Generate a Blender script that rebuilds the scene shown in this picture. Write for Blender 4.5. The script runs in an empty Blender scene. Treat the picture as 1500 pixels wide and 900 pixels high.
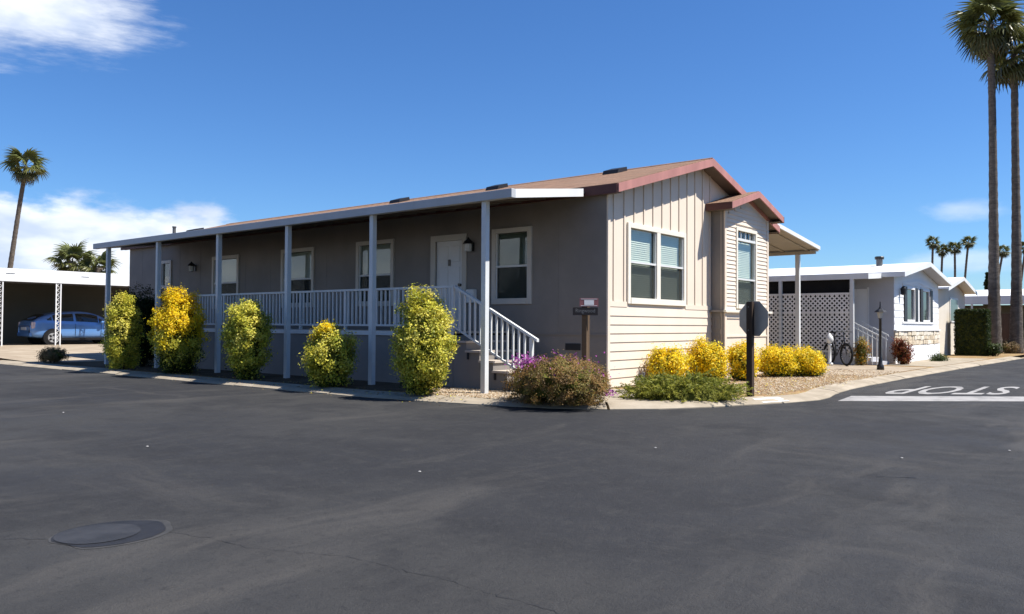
import bpy, math, random
import numpy as np
from mathutils import Vector, Matrix

R_ = math.radians
sc = bpy.context.scene
COL = sc.collection
rnd = random.Random(7)

# ------------------------------------------------------------------ camera
cam_d = bpy.data.cameras.new('camera')
cam = bpy.data.objects.new('camera', cam_d)
COL.objects.link(cam)
sc.camera = cam
TH = R_(39.0)                      # heading, measured from +x (the short side of the home)
PITCH, ROLL = R_(1.28), R_(0.33)
CAM = Vector((-12.86, -8.11, 1.28))
F0 = Vector((math.cos(TH), math.sin(TH), 0)); R0 = Vector((math.sin(TH), -math.cos(TH), 0)); Z = Vector((0, 0, 1))
FW = F0 * math.cos(PITCH) + Z * math.sin(PITCH)
U0 = Z * math.cos(PITCH) - F0 * math.sin(PITCH)
RT = R0 * math.cos(ROLL) + U0 * math.sin(ROLL)
UP = U0 * math.cos(ROLL) - R0 * math.sin(ROLL)
m3 = Matrix((RT, UP, -FW)).transposed()
cam.matrix_world = Matrix.Translation(CAM) @ m3.to_4x4()
cam_d.sensor_width = 36.0
cam_d.lens = 27.98
cam_d.clip_end = 3000
cam_d.clip_start = 0.05

# ------------------------------------------------------------------ sky, sun, exposure
SUN = Vector((0.33, -0.56, 1.0)).normalized()       # towards the sun
SUN_EL = math.asin(SUN.z)
world = bpy.data.worlds.new('World'); sc.world = world
world.use_nodes = True
wt = world.node_tree; wt.nodes.clear()
def wn(t, **k):
    n = wt.nodes.new(t)
    for a, b in k.items(): setattr(n, a, b)
    return n
def wl(a, b): wt.links.new(a, b)
def wmath(op, a, b=None, c=None, clamp=False):
    n = wn('ShaderNodeMath', operation=op, use_clamp=clamp)
    for i, v in enumerate((a, b, c)):
        if v is None: continue
        if isinstance(v, (int, float)): n.inputs[i].default_value = v
        else: wl(v, n.inputs[i])
    return n.outputs[0]
def wsmooth(v, lo, hi):
    n = wn('ShaderNodeMapRange', interpolation_type='SMOOTHSTEP')
    wl(v, n.inputs[0]); n.inputs[1].default_value = lo; n.inputs[2].default_value = hi
    return n.outputs[0]
SKY_STRENGTH = 0.055
sky = wn('ShaderNodeTexSky', sky_type='NISHITA', sun_disc=False)
sky.sun_elevation = SUN_EL
sky.sun_rotation = math.atan2(SUN.x, SUN.y)
sky.altitude = 0.0; sky.air_density = 1.0; sky.dust_density = 0.15; sky.ozone_density = 3.0
tc = wn('ShaderNodeTexCoord')
def wdot(v):
    n = wn('ShaderNodeVectorMath', operation='DOT_PRODUCT'); wl(tc.outputs['Generated'], n.inputs[0]); n.inputs[1].default_value = v
    return n.outputs['Value']
az = wmath('ARCTAN2', wdot(R0), wdot(F0))            # 0 ahead, positive to the right
el = wmath('ARCSINE', wdot(Z))
cmb = wn('ShaderNodeCombineXYZ'); wl(az, cmb.inputs[0]); wl(wmath('MULTIPLY', el, 2.3), cmb.inputs[1])
def wnoise(scale, detail=6, rough=.55, off=0.0, stretch=None):
    n = wn('ShaderNodeTexNoise'); n.inputs['Scale'].default_value = scale; n.inputs['Detail'].default_value = detail
    n.inputs['Roughness'].default_value = rough
    mp = wn('ShaderNodeMapping'); mp.inputs['Location'].default_value = (off, off * .7, off * .3)
    if stretch: mp.inputs['Scale'].default_value = stretch; mp.inputs['Rotation'].default_value = (0, 0, stretch[2])
    wl(cmb.outputs[0], mp.inputs[0]); wl(mp.outputs[0], n.inputs['Vector'])
    return n.outputs['Fac']
def blob(a0, e0, sa, se):
    x = wmath('DIVIDE', wmath('SUBTRACT', az, a0), sa); y = wmath('DIVIDE', wmath('SUBTRACT', el, e0), se)
    d = wmath('SQRT', wmath('ADD', wmath('MULTIPLY', x, x), wmath('MULTIPLY', y, y)))
    return wmath('SUBTRACT', 1.0, d)
n_big = wnoise(9.0, 7, .58, 1.3)
n_wisp = wnoise(7.0, 8, .62, 4.1, (0.9, 1.7, 0.12))
# low bank of cumulus along the horizon, everywhere to the left of the home and round behind
bank = wmath('MULTIPLY', wsmooth(az, -0.29, -0.37), wmath('SUBTRACT', 1.0, wsmooth(el, 0.045, 0.19)))
m1 = wsmooth(wmath('ADD', wmath('MULTIPLY', bank, 0.80), wmath('MULTIPLY', n_big, 0.9)), 0.64, 0.86)
m1 = wmath('MULTIPLY', m1, wmath('SUBTRACT', 1.0, wsmooth(el, 0.13, 0.17)))
# thin high wisp upper left, low small clouds right
w1 = wmath('MAXIMUM', blob(-0.585, 0.338, 0.19, 0.085), -1.0)
m2 = wsmooth(wmath('ADD', wmath('MULTIPLY', w1, 0.55), n_wisp), 0.46, 0.92)
w2 = wmath('MAXIMUM', blob(0.530, 0.072, 0.085, 0.020), blob(0.515, 0.128, 0.055, 0.018))
m3_ = wmath('MULTIPLY', wsmooth(wmath('ADD', wmath('MULTIPLY', wmath('MAXIMUM', w2, -1.0), 0.5), n_big), 0.50, 0.86), 0.38)
mask = wmath('MAXIMUM', wmath('MAXIMUM', wmath('MULTIPLY', m1, 0.93), wmath('MULTIPLY', m2, 0.93)), m3_, clamp=True)
shade = wsmooth(wnoise(12.0, 5, .5, 7.7), 0.30, 0.62)
ccol = wn('ShaderNodeMixRGB'); ccol.inputs[1].default_value = (6.8, 7.9, 10.0, 1); ccol.inputs[2].default_value = (11.2, 11.6, 12.2, 1)
wl(shade, ccol.inputs[0])
hs = wn('ShaderNodeHueSaturation'); hs.inputs['Saturation'].default_value = 1.12; wl(sky.outputs[0], hs.inputs['Color'])
tint = wn('ShaderNodeMixRGB', blend_type='MULTIPLY'); tint.inputs[0].default_value = 1.0; tint.inputs[2].default_value = (0.77, 1.08, 1.46, 1); wl(hs.outputs[0], tint.inputs[1])
mixc = wn('ShaderNodeMixRGB'); wl(mask, mixc.inputs[0]); wl(tint.outputs[0], mixc.inputs[1]); wl(ccol.outputs[0], mixc.inputs[2])
bg = wn('ShaderNodeBackground'); bg.inputs[1].default_value = SKY_STRENGTH; wl(mixc.outputs[0], bg.inputs[0])
wo = wn('ShaderNodeOutputWorld'); wl(bg.outputs[0], wo.inputs[0])

sun_d = bpy.data.lights.new('sun', 'SUN'); sun_d.energy = 5.0; sun_d.angle = R_(0.53); sun_d.color = (1.0, 0.955, 0.88)
sun = bpy.data.objects.new('sun', sun_d); COL.objects.link(sun)
sun.rotation_euler = (-SUN).to_track_quat('-Z', 'Y').to_euler(); sun.location = (0, -10, 30)
sc.view_settings.view_transform = 'Standard'; sc.view_settings.look = 'None'; sc.view_settings.gamma = 1.0
sc.view_settings.use_curve_mapping = False
sc.view_settings.exposure = 0.88
sc.cycles.max_bounces = 8; sc.cycles.transparent_max_bounces = 16
sc.cycles.caustics_reflective = False; sc.cycles.caustics_refractive = False

# ------------------------------------------------------------------ helpers: materials
def lin(r, g, b):
    return tuple(((c / 255) / 12.92 if c / 255 <= .04045 else ((c / 255 + .055) / 1.055) ** 2.4) for c in (r, g, b))
class NT:
    def __init__(s, name):
        s.m = bpy.data.materials.new(name); s.m.use_nodes = True; s.t = s.m.node_tree; s.t.nodes.clear()
        s.out = s.n('ShaderNodeOutputMaterial')
    def n(s, ty, **k):
        n = s.t.nodes.new(ty)
        for a, b in k.items(): setattr(n, a, b)
        return n
    def l(s, a, b): s.t.links.new(a, b)
    def coords(s, which='Object', scale=(1, 1, 1), rot=(0, 0, 0)):
        c = s.n('ShaderNodeTexCoord'); mp = s.n('ShaderNodeMapping'); mp.inputs['Scale'].default_value = scale
        mp.inputs['Rotation'].default_value = rot
        s.l(c.outputs[which], mp.inputs[0]); return mp.outputs[0]
    def world(s, scale=(1, 1, 1), rot=(0, 0, 0)):
        c = s.n('ShaderNodeNewGeometry'); mp = s.n('ShaderNodeMapping'); mp.inputs['Scale'].default_value = scale
        mp.inputs['Rotation'].default_value = rot
        s.l(c.outputs['Position'], mp.inputs[0]); return mp.outputs[0]
    def noise(s, vec, scale, detail=4, rough=.55):
        n = s.n('ShaderNodeTexNoise'); n.inputs['Scale'].default_value = scale; n.inputs['Detail'].default_value = detail
        n.inputs['Roughness'].default_value = rough; s.l(vec, n.inputs['Vector']); return n.outputs['Fac']
    def ramp(s, fac, stops):
        r = s.n('ShaderNodeValToRGB'); e = r.color_ramp.elements
        while len(e) < len(stops): e.new(.5)
        for i, (p, c) in enumerate(stops):
            e[i].position = p; e[i].color = (c[0], c[1], c[2], 1)
        s.l(fac, r.inputs[0]); return r.outputs[0]
    def mix(s, fac, a, b, mode='MIX'):
        n = s.n('ShaderNodeMixRGB', blend_type=mode)
        for i, v in enumerate((fac, a, b)):
            if isinstance(v, (int, float)): n.inputs[i].default_value = v
            elif isinstance(v, tuple): n.inputs[i].default_value = (v[0], v[1], v[2], 1)
            else: s.l(v, n.inputs[i])
        return n.outputs[0]
    def val(s, op, a, b=0.0):
        n = s.n('ShaderNodeMath', operation=op)
        for i, v in enumerate((a, b)):
            if isinstance(v, (int, float)): n.inputs[i].default_value = v
            else: s.l(v, n.inputs[i])
        return n.outputs[0]
    def rng(s, v, lo, hi, a=0.0, b=1.0):
        n = s.n('ShaderNodeMapRange', interpolation_type='SMOOTHSTEP'); s.l(v, n.inputs[0])
        for i, x in zip((1, 2, 3, 4), (lo, hi, a, b)): n.inputs[i].default_value = x
        return n.outputs[0]
    def principled(s, col, rough=.6, spec=.3, metal=0.0, bump=None, bstr=.3, bdist=.01, coat=0.0):
        p = s.n('ShaderNodeBsdfPrincipled')
        if isinstance(col, tuple): p.inputs['Base Color'].default_value = (*col[:3], 1)
        else: s.l(col, p.inputs['Base Color'])
        if isinstance(rough, (int, float)): p.inputs['Roughness'].default_value = rough
        else: s.l(rough, p.inputs['Roughness'])
        p.inputs['Specular IOR Level'].default_value = spec; p.inputs['Metallic'].default_value = metal
        p.inputs['Coat Weight'].default_value = coat; p.inputs['Coat Roughness'].default_value = .05
        if bump is not None:
            b = s.n('ShaderNodeBump'); b.inputs['Strength'].default_value = bstr; b.inputs['Distance'].default_value = bdist
            s.l(bump, b.inputs['Height']); s.l(b.outputs[0], p.inputs['Normal'])
        return p.outputs[0]
    def done(s, shader): s.l(shader, s.out.inputs[0]); return s.m

def paint(name, col, rough=.55, var=.12, vs=1.6, spec=.3, grain=60, bstr=.12, metal=0.0, coat=0.0, streak=False):
    t = NT(name); v = t.world((1, 1, .25) if streak else (1, 1, 1))
    f = t.noise(v, vs, 5, .6); g = t.noise(t.world(), grain, 3, .6)
    c = t.mix(t.rng(f, .3, .72), tuple(x * (1 - var) for x in col), tuple(min(1, x * (1 + var * .6)) for x in col))
    c = t.mix(t.rng(g, .35, .75, 0, .18), c, tuple(x * .72 for x in col))
    return t.done(t.principled(c, rough, spec, metal, g, bstr, .004, coat))

M = {}
M['taupe'] = paint('taupe_wall_paint', (.222, .202, .184), .7, .12, .9, .2, 45, .2)  # taupe darkened beyond the paint to carry the shade on these walls
M['cream'] = paint('cream_siding_paint', (.69, .59, .48), .62, .05, 1.3, .25, 50, .15, streak=True)
M['trim'] = paint('cream_trim_paint', (.73, .68, .58), .5, .05, 1.5, .3, 60, .08)
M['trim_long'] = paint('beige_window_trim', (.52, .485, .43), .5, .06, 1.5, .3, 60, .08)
M['blind_mid'] = paint('grey_blind', (.40, .42, .39), .6, .05, 3.0, .3)
M['white'] = paint('white_metal_paint', (.70, .70, .69), .42, .07, 1.2, .4, 70, .06, streak=True)
M['gutter'] = paint('grey_gutter_paint', (.42, .43, .44), .45, .07, 1.2, .35, 70, .06, streak=True)  # gutter greyed in colour to stand in for the shade on it
M['pan'] = paint('dark_roof_pan', (.15, .13, .11), .7, .1, 1.2, .2)  # porch underside colour darkened to deepen the shade there
M['screen'] = paint('dark_insect_screen', (.012, .012, .012), .8, .2, 3, .1)  # black for the painted shade behind the neighbour's lattice
M['railing'] = paint('white_rail_paint', (.60, .61, .60), .5, .08, 2.0, .35, 70, .08)
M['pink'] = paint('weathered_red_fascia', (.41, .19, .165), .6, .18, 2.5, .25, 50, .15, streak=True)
M['maroon'] = paint('dark_red_fascia', (.10, .042, .036), .6, .15, 2.0, .25)  # red fascia colour darkened for eave boards, their shade painted in
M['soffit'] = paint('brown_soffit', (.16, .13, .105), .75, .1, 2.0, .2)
M['soffit_tan'] = paint('tan_metal_soffit', (.42, .37, .29), .6, .08, 2.0, .25)
M['vent'] = paint('black_vent', (.018, .018, .02), .5, .1)
M['black'] = paint('black_metal', (.012, .012, .013), .4, .15, 3, .4)
M['iron'] = paint('grey_flue_metal', (.16, .16, .155), .45, .2, 4, .5, metal=.5)
M['door'] = paint('white_door_paint', (.66, .66, .65), .45, .05, 2.0, .35, 60, .05)
M['interior'] = paint('dark_interior', (.035, .033, .03), .9, .05)
M['blind'] = paint('pale_blind', (.70, .70, .63), .6, .05, 3.0, .3)
M['shade_green'] = paint('greenish_blind', (.13, .155, .13), .7, .1, 3.0, .2)
M['wood_dark'] = paint('dark_wood_post', (.050, .032, .022), .75, .3, 6, .2, 90, .5, streak=True)
M['wood'] = paint('weathered_wood_post', (.12, .080, .050), .8, .25, 5, .15, 90, .5, streak=True)
M['tread'] = paint('tread_board', (.46, .40, .34), .75, .12, 3, .2, 60, .3)
M['alu'] = paint('sign_back_metal', (.30, .295, .28), .5, .1, 5, .4, 80, .05, metal=.3)
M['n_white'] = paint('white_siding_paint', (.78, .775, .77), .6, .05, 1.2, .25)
M['n_grey'] = paint('grey_siding_paint', (.44, .44, .46), .6, .05, 1.2, .25)  # grey parts, also the white home's shaded side with shade in the colour
M['n_cream'] = paint('pale_cream_paint', (.64, .58, .49), .65, .06, 1.2, .25)
M['shutter'] = paint('charcoal_shutter', (.028, .030, .034), .5, .1, 3, .3)
M['lattice'] = paint('white_lattice', (.72, .70, .67), .6, .1, 2, .25)
M['carport_wall'] = paint('dull_green_grey_wall', (.12, .115, .095), .8, .08, 1, .15)
M['fence'] = paint('brown_fence_board', (.10, .062, .042), .8, .25, 2, .15, 60, .4, streak=True)
M['gutter_dark'] = paint('bronze_gutter', (.05, .035, .03), .5, .1)
M['sign_board'] = paint('dark_sign_board', (.022, .016, .015), .5, .1, 5)
M['sign_red'] = paint('red_sign_board', (.26, .10, .10), .5, .08, 5)
M['sign_letter'] = paint('grey_lettering', (.16, .155, .15), .6, .05)
M['sign_white'] = paint('white_lettering', (.74, .72, .70), .5, .04)
M['fleck'] = paint('pale_fleck', (.32, .31, .30), .7, .1)
M['ornament'] = paint('white_garden_paint', (.66, .66, .64), .5, .06)
M['pot'] = paint('dark_pot', (.06, .05, .045), .6, .1)
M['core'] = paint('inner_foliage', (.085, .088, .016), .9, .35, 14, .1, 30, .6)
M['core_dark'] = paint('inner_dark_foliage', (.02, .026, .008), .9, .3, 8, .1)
M['stem'] = paint('shrub_stem', (.06, .042, .028), .85, .2, 8, .1)
M['rubber'] = paint('tyre_rubber', (.014, .014, .015), .75, .1, 6, .2)
M['rim'] = paint('alloy_rim', (.52, .53, .54), .3, .06, 6, .5, metal=.6)
M['car_paint'] = paint('blue_car_paint', (.12, .28, .60), .28, .02, 1, .5, 120, .0, metal=.25, coat=.7)
M['car_black'] = paint('car_black_trim', (.008, .008, .009), .5, .05)
M['car_light'] = paint('tail_lamp_plastic', (.55, .46, .48), .18, .1, 5, .5, coat=.6)
M['car_glass'] = paint('car_glass', (.012, .016, .018), .06, .05, 1, .6, 200, 0)
M['brass'] = paint('door_hardware', (.10, .09, .08), .35, .1, metal=.6)
M['letter_paint'] = None

def glass(name, tint=(.75, .8, .8), refl=1.0, dark=.0):
    t = NT(name)
    lw = t.n('ShaderNodeLayerWeight'); lw.inputs[0].default_value = .5
    f = t.val('POWER', lw.outputs['Facing'], 4.0); f = t.val('MINIMUM', t.val('ADD', t.val('MULTIPLY', f, .55), .045 * refl), 1.0)
    tr = t.n('ShaderNodeBsdfTransparent'); tr.inputs[0].default_value = (*tint, 1)
    gl = t.n('ShaderNodeBsdfGlossy'); gl.inputs['Roughness'].default_value = .012; gl.inputs['Color'].default_value = (.92, .95, .97, 1)
    bp = t.n('ShaderNodeBump'); bp.inputs['Strength'].default_value = .05; bp.inputs['Distance'].default_value = .02
    t.l(t.noise(t.world(), 1.7, 2, .4), bp.inputs['Height']); t.l(bp.outputs[0], gl.inputs['Normal'])
    mx = t.n('ShaderNodeMixShader'); t.l(f, mx.inputs[0]); t.l(tr.outputs[0], mx.inputs[1]); t.l(gl.outputs[0], mx.inputs[2])
    return t.done(mx.outputs[0])
def screen_mat():
    t = NT('insect_screen_mesh'); d = t.n('ShaderNodeBsdfDiffuse'); d.inputs[0].default_value = (.05, .055, .05, 1); tr = t.n('ShaderNodeBsdfTransparent')
    mx = t.n('ShaderNodeMixShader'); mx.inputs[0].default_value = .42; t.l(tr.outputs[0], mx.inputs[1]); t.l(d.outputs[0], mx.inputs[2]); return t.done(mx.outputs[0])
M['mesh_screen'] = screen_mat()
M['glass'] = glass('window_glass', (.93, .96, .94), .9)

# lantern glass: plain milky
M['lantern'] = paint('lantern_glass', (.42, .42, .40), .2, .05, 5, .5)

def asphalt():
    t = NT('asphalt'); P = t.world()
    warp = t.n('ShaderNodeTexNoise'); warp.inputs['Scale'].default_value = .5; warp.inputs['Detail'].default_value = 3; t.l(P, warp.inputs['Vector'])
    wp = t.n('ShaderNodeMixRGB', blend_type='ADD'); wp.inputs[0].default_value = 1.0; t.l(P, wp.inputs[1]); t.l(warp.outputs['Color'], wp.inputs[2]); PW = wp.outputs[0]
    def mapped(sc_, rot):
        mp = t.n('ShaderNodeMapping'); mp.inputs['Scale'].default_value = sc_; mp.inputs['Rotation'].default_value = (0, 0, R_(rot)); t.l(PW, mp.inputs[0]); return mp.outputs[0]
    big = t.noise(PW, .20, 6, .62); mid = t.noise(PW, .85, 7, .66); small = t.noise(P, 4.5, 6, .68)
    streak = t.noise(mapped((.22, 1.5, 1), -17), .7, 7, .66); streak2 = t.noise(mapped((2.6, .30, 1), 58), .8, 6, .62)
    fine = t.noise(P, 120, 3, .7); grit = t.noise(P, 34, 4, .75)
    c = t.mix(t.rng(big, .38, .62), (0.0211, 0.0214, 0.0236), (0.0378, 0.0368, 0.0356))
    c = t.mix(t.rng(mid, .44, .64, 0, .8), c, (0.0185, 0.0187, 0.0207))
    c = t.mix(t.rng(streak, .50, .68, 0, .70), c, (.0640, .0595, .0545))
    c = t.mix(t.rng(streak2, .56, .72, 0, .45), c, (.0600, .0560, .0520))
    c = t.mix(t.rng(small, .48, .74, 0, .55), c, (0.0440, 0.0427, 0.0409))
    speck = t.noise(P, 14, 5, .8); c = t.mix(t.rng(speck, .52, .70, 0, .6), c, (0.0132, 0.0134, 0.0145)); c = t.mix(t.rng(speck, .30, .44, .5, 0), c, (0.0528, 0.0510, 0.0484))
    v = t.n('ShaderNodeTexVoronoi'); v.inputs['Scale'].default_value = 80; t.l(P, v.inputs['Vector'])
    c = t.mix(t.rng(v.outputs['Distance'], .0, .32, .38, 0), c, (0.0704, 0.0678, 0.0642))
    c = t.mix(t.rng(fine, .46, .70, 0, .55), c, (0.0123, 0.0123, 0.0132))
    c = t.mix(t.rng(grit, .58, .78, 0, .45), c, (0.0634, 0.0607, 0.0572))
    h = t.val('ADD', t.val('ADD', t.val('MULTIPLY', fine, .5), t.val('MULTIPLY', grit, .8)), t.val('MULTIPLY', speck, 1.2))
    return t.done(t.principled(c, t.rng(mid, .3, .7, .72, .92), .26, 0, h, .75, .012))
M['asphalt'] = asphalt()
def tar(name, col):
    t = NT(name); P = t.world(); f = t.noise(P, 70, 4, .7); b = t.noise(P, 5, 4, .6)
    c = t.mix(t.rng(b, .3, .7), tuple(x * .75 for x in col), tuple(x * 1.25 for x in col))
    return t.done(t.principled(c, .62, .3, 0, f, .5, .004))
M['tar'] = tar('fresh_tar', (.016, .016, .018)); M['cover'] = tar('tar_coated_lid', (.027, .0272, .0295)); M['dust'] = tar('dusty_rim', (.043, .041, .038))
def concrete(name, a, b):
    t = NT(name); P = t.world(); f = t.noise(P, 1.3, 6, .62); g = t.noise(P, 60, 4, .7); s = t.noise(P, 7, 5, .65)
    c = t.mix(t.rng(f, .32, .7), a, b); c = t.mix(t.rng(s, .55, .8, 0, .5), c, tuple(x * .62 for x in a))
    c = t.mix(t.rng(g, .5, .8, 0, .35), c, tuple(x * .7 for x in a))
    return t.done(t.principled(c, .88, .15, 0, g, .35, .005))
M['curb'] = concrete('curb_concrete', (.26, .22, .165), (.36, .31, .24))
M['driveway'] = concrete('driveway_concrete', (.27, .215, .155), (.36, .30, .225))
M['curb_white'] = concrete('white_curb_paint', (.66, .65, .62), (.74, .73, .70))
def gravel():
    t = NT('tan_gravel'); P = t.world(); b = t.noise(P, .8, 5, .6); g = t.noise(P, 22, 5, .75)
    v = t.n('ShaderNodeTexVoronoi'); v.inputs['Scale'].default_value = 26; t.l(P, v.inputs['Vector'])
    c = t.mix(t.rng(b, .35, .68), (0.275, 0.182, 0.091), (0.344, 0.240, 0.122))
    c = t.mix(t.rng(g, .42, .74, 0, .6), c, (0.165, 0.100, 0.046))
    hv = t.mix(.5, c, v.outputs['Color'], 'OVERLAY'); c = t.mix(.35, c, hv)
    h = t.val('SUBTRACT', t.val('MULTIPLY', g, .6), v.outputs['Distance'])
    return t.done(t.principled(c, .93, .1, 0, h, .9, .03))
M['gravel'] = gravel()
def earth():
    t = NT('dry_earth'); P = t.world(); b = t.noise(P, .12, 6, .6); g = t.noise(P, 9, 5, .7)
    c = t.mix(t.rng(b, .35, .68), (.26, .20, .13), (.36, .29, .20)); c = t.mix(t.rng(g, .45, .75, 0, .5), c, (.15, .115, .07))
    return t.done(t.principled(c, .95, .1, 0, g, .6, .03))
M['earth'] = earth()
def mulch():
    t = NT('bark_mulch'); P = t.world(); b = t.noise(P, 1.1, 5, .6); g = t.noise(P, 30, 5, .75)
    c = t.mix(t.rng(b, .35, .68), (.10, .068, .042), (.16, .115, .075)); c = t.mix(t.rng(g, .45, .75, 0, .6), c, (.05, .033, .02))
    return t.done(t.principled(c, .95, .1, 0, g, .9, .03))
M['mulch'] = mulch()
def road_paint():
    t = NT('road_marking_paint'); P = t.world(); b = t.noise(P, 2.2, 6, .7); g = t.noise(P, 60, 4, .75)
    c = t.mix(t.rng(b, .44, .70, 0, .8), (.31, .30, .29), (.15, .145, .14)); c = t.mix(t.rng(g, .52, .75, 0, .45), c, (.11, .107, .104))
    return t.done(t.principled(c, .75, .25, 0, g, .4, .004))
M['letter_paint'] = road_paint()
def shingles():
    t = NT('brown_shingle_surface'); P = t.world(); b = t.noise(P, 1.4, 5, .65); g = t.noise(P, 30, 4, .75)
    br = t.n('ShaderNodeTexBrick'); br.inputs['Scale'].default_value = 1.0
    br.inputs['Brick Width'].default_value = .30; br.inputs['Row Height'].default_value = .14; br.inputs['Mortar Size'].default_value = .008
    br.inputs['Color1'].default_value = (.20, .118, .078, 1); br.inputs['Color2'].default_value = (.27, .165, .11, 1); br.inputs['Mortar'].default_value = (.07, .042, .03, 1)
    t.l(t.world((1, 1, 1), (0, 0, R_(90))), br.inputs['Vector'])
    c = t.mix(t.rng(b, .4, .7, 0, .45), br.outputs['Color'], (.17, .12, .085)); c = t.mix(t.rng(g, .45, .75, 0, .5), c, (.30, .20, .14))
    return t.done(t.principled(c, .92, .15, 0, t.val('ADD', g, br.outputs['Fac']), .6, .01))
M['shingle'] = shingles()
def white_roof():
    t = NT('white_coated_roof'); P = t.world((1, 1, 1)); b = t.noise(P, .9, 5, .6)
    c = t.mix(t.rng(b, .35, .72), (.70, .71, .72), (.79, .79, .79))
    return t.done(t.principled(c, .6, .25))
M['white_roof'] = white_roof()
def stone_mat(i, col):
    return paint('tan_stone_%d' % i, col, .85, .22, 5, .15, 40, .6)
STONES = [stone_mat(i, c) for i, c in enumerate([(.60, .51, .38), (.64, .57, .45), (.53, .44, .32), (.66, .60, .50)])]
def bark():
    t = NT('palm_bark'); P = t.coords('Object', (3, 3, 9)); n = t.noise(P, 1.2, 6, .7); g = t.noise(t.coords('Object', (6, 6, 1.2)), 4, 5, .7)
    c = t.ramp(n, [(.25, (.055, .044, .036)), (.5, (.125, .104, .086)), (.75, (.20, .172, .145))])
    c = t.mix(t.rng(g, .5, .75, 0, .6), c, (.06, .048, .040))
    return t.done(t.principled(c, .92, .1, 0, t.val('ADD', n, g), .9, .04))
M['bark'] = bark()
def leafmat(name, trans=.28, rough=.5, spec=.25):
    t = NT(name); a = t.n('ShaderNodeAttribute'); a.attribute_name = 'Col'
    p = t.principled(a.outputs['Color'], rough, spec)
    tr = t.n('ShaderNodeBsdfTranslucent'); t.l(a.outputs['Color'], tr.inputs[0])
    mx = t.n('ShaderNodeMixShader'); mx.inputs[0].default_value = trans; t.l(p, mx.inputs[1]); t.l(tr.outputs[0], mx.inputs[2])
    return t.done(mx.outputs[0])
M['leaf'] = leafmat('leaf_surface', .40); M['petal'] = leafmat('petal_surface', .3, .6, .15); M['frond'] = leafmat('frond_surface', .22, .4, .35)
def pebble_mat():
    t = NT('pebble_surface'); a = t.n('ShaderNodeAttribute'); a.attribute_name = 'Col'
    return t.done(t.principled(a.outputs['Color'], .85, .2))
M['pebble'] = pebble_mat()

# ------------------------------------------------------------------ helpers: geometry
WLOC = {}
def wloc(p): return WLOC.get(p.name, Vector((0, 0, 0))) if p else Vector((0, 0, 0))
class MB:
    def __init__(s): s.v = []; s.f = []
    def add(s, vs, fs):
        k = len(s.v); s.v += [tuple(p) for p in vs]; s.f += [tuple(i + k for i in q) for q in fs]; return s
    def box(s, x0, x1, y0, y1, z0, z1):
        return s.add([(x0, y0, z0), (x1, y0, z0), (x1, y1, z0), (x0, y1, z0), (x0, y0, z1), (x1, y0, z1), (x1, y1, z1), (x0, y1, z1)],
                     [(3, 2, 1, 0), (4, 5, 6, 7), (0, 1, 5, 4), (1, 2, 6, 5), (2, 3, 7, 6), (3, 0, 4, 7)])
    def prism(s, poly, d):              # poly: 3-D points, d: extrusion vector
        n = len(poly); a = [Vector(p) for p in poly]; d = Vector(d); b = [p + d for p in a]
        nrm = Vector((0, 0, 0))
        for i in range(n): nrm += a[i].cross(a[(i + 1) % n])
        fs = [tuple(range(n)), tuple(range(2 * n - 1, n - 1, -1))] + [(i, i + n, (i + 1) % n + n, (i + 1) % n) for i in range(n)]
        if nrm.dot(d) > 0: fs = [tuple(reversed(f)) for f in fs]
        return s.add([tuple(p) for p in a + b], fs)
    def tube(s, pts, rs, n=8, cap=True):
        pts = [Vector(p) for p in pts]
        if not isinstance(rs, (list, tuple)): rs = [rs] * len(pts)
        vs = []; fs = []
        for i, p in enumerate(pts):
            d = (pts[min(i + 1, len(pts) - 1)] - pts[max(i - 1, 0)]).normalized()
            u = d.orthogonal().normalized() if abs(d.z) < .99 else Vector((1, 0, 0))
            u = (u - d * u.dot(d)).normalized(); w = d.cross(u)
            for k in range(n):
                a = 2 * math.pi * k / n; vs.append(p + (u * math.cos(a) + w * math.sin(a)) * rs[i])
        for i in range(len(pts) - 1):
            for k in range(n):
                fs.append((i * n + k, i * n + (k + 1) % n, (i + 1) * n + (k + 1) % n, (i + 1) * n + k))
        if cap: fs += [tuple(range(n - 1, -1, -1)), tuple(range((len(pts) - 1) * n, len(pts) * n))]
        return s.add(vs, fs)
    def lathe(s, c, prof, n=12):        # prof: (r, z)
        vs = [(c[0] + r * math.cos(2 * math.pi * k / n), c[1] + r * math.sin(2 * math.pi * k / n), c[2] + z) for r, z in prof for k in range(n)]
        fs = [(i * n + k, i * n + (k + 1) % n, (i + 1) * n + (k + 1) % n, (i + 1) * n + k) for i in range(len(prof) - 1) for k in range(n)]
        fs += [tuple(range(n - 1, -1, -1)), tuple(range((len(prof) - 1) * n, len(prof) * n))]
        return s.add(vs, fs)
    def mesh(s, name, off=(0, 0, 0)):
        me = bpy.data.meshes.new(name); o = Vector(off)
        me.from_pydata([tuple(Vector(p) - o) for p in s.v], [], s.f); me.update(); return me
    def build(s, name, m, parent=None, smooth=False, bevel=0.0):
        o = bpy.data.objects.new(name, s.mesh(name, wloc(parent))); COL.objects.link(o)
        o.data.materials.append(M[m] if isinstance(m, str) else m)
        if parent: o.parent = parent
        WLOC[o.name] = wloc(parent)
        if smooth:
            for p in o.data.polygons: p.use_smooth = True
        if bevel:
            b = o.modifiers.new('edge', 'BEVEL'); b.width = bevel; b.segments = 2; b.limit_method = 'ANGLE'
        return o
def inst(me, name, parent, loc, m=None, rotz=0, scale=None):
    o = bpy.data.objects.new(name, me); COL.objects.link(o)
    if m and not me.materials: me.materials.append(M[m] if isinstance(m, str) else m)
    if parent: o.parent = parent
    o.location = Vector(loc) - wloc(parent); o.rotation_euler = (0, 0, rotz)
    if scale: o.scale = scale
    WLOC[o.name] = Vector(loc); return o
def B(*a): return MB().box(*a)
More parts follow.
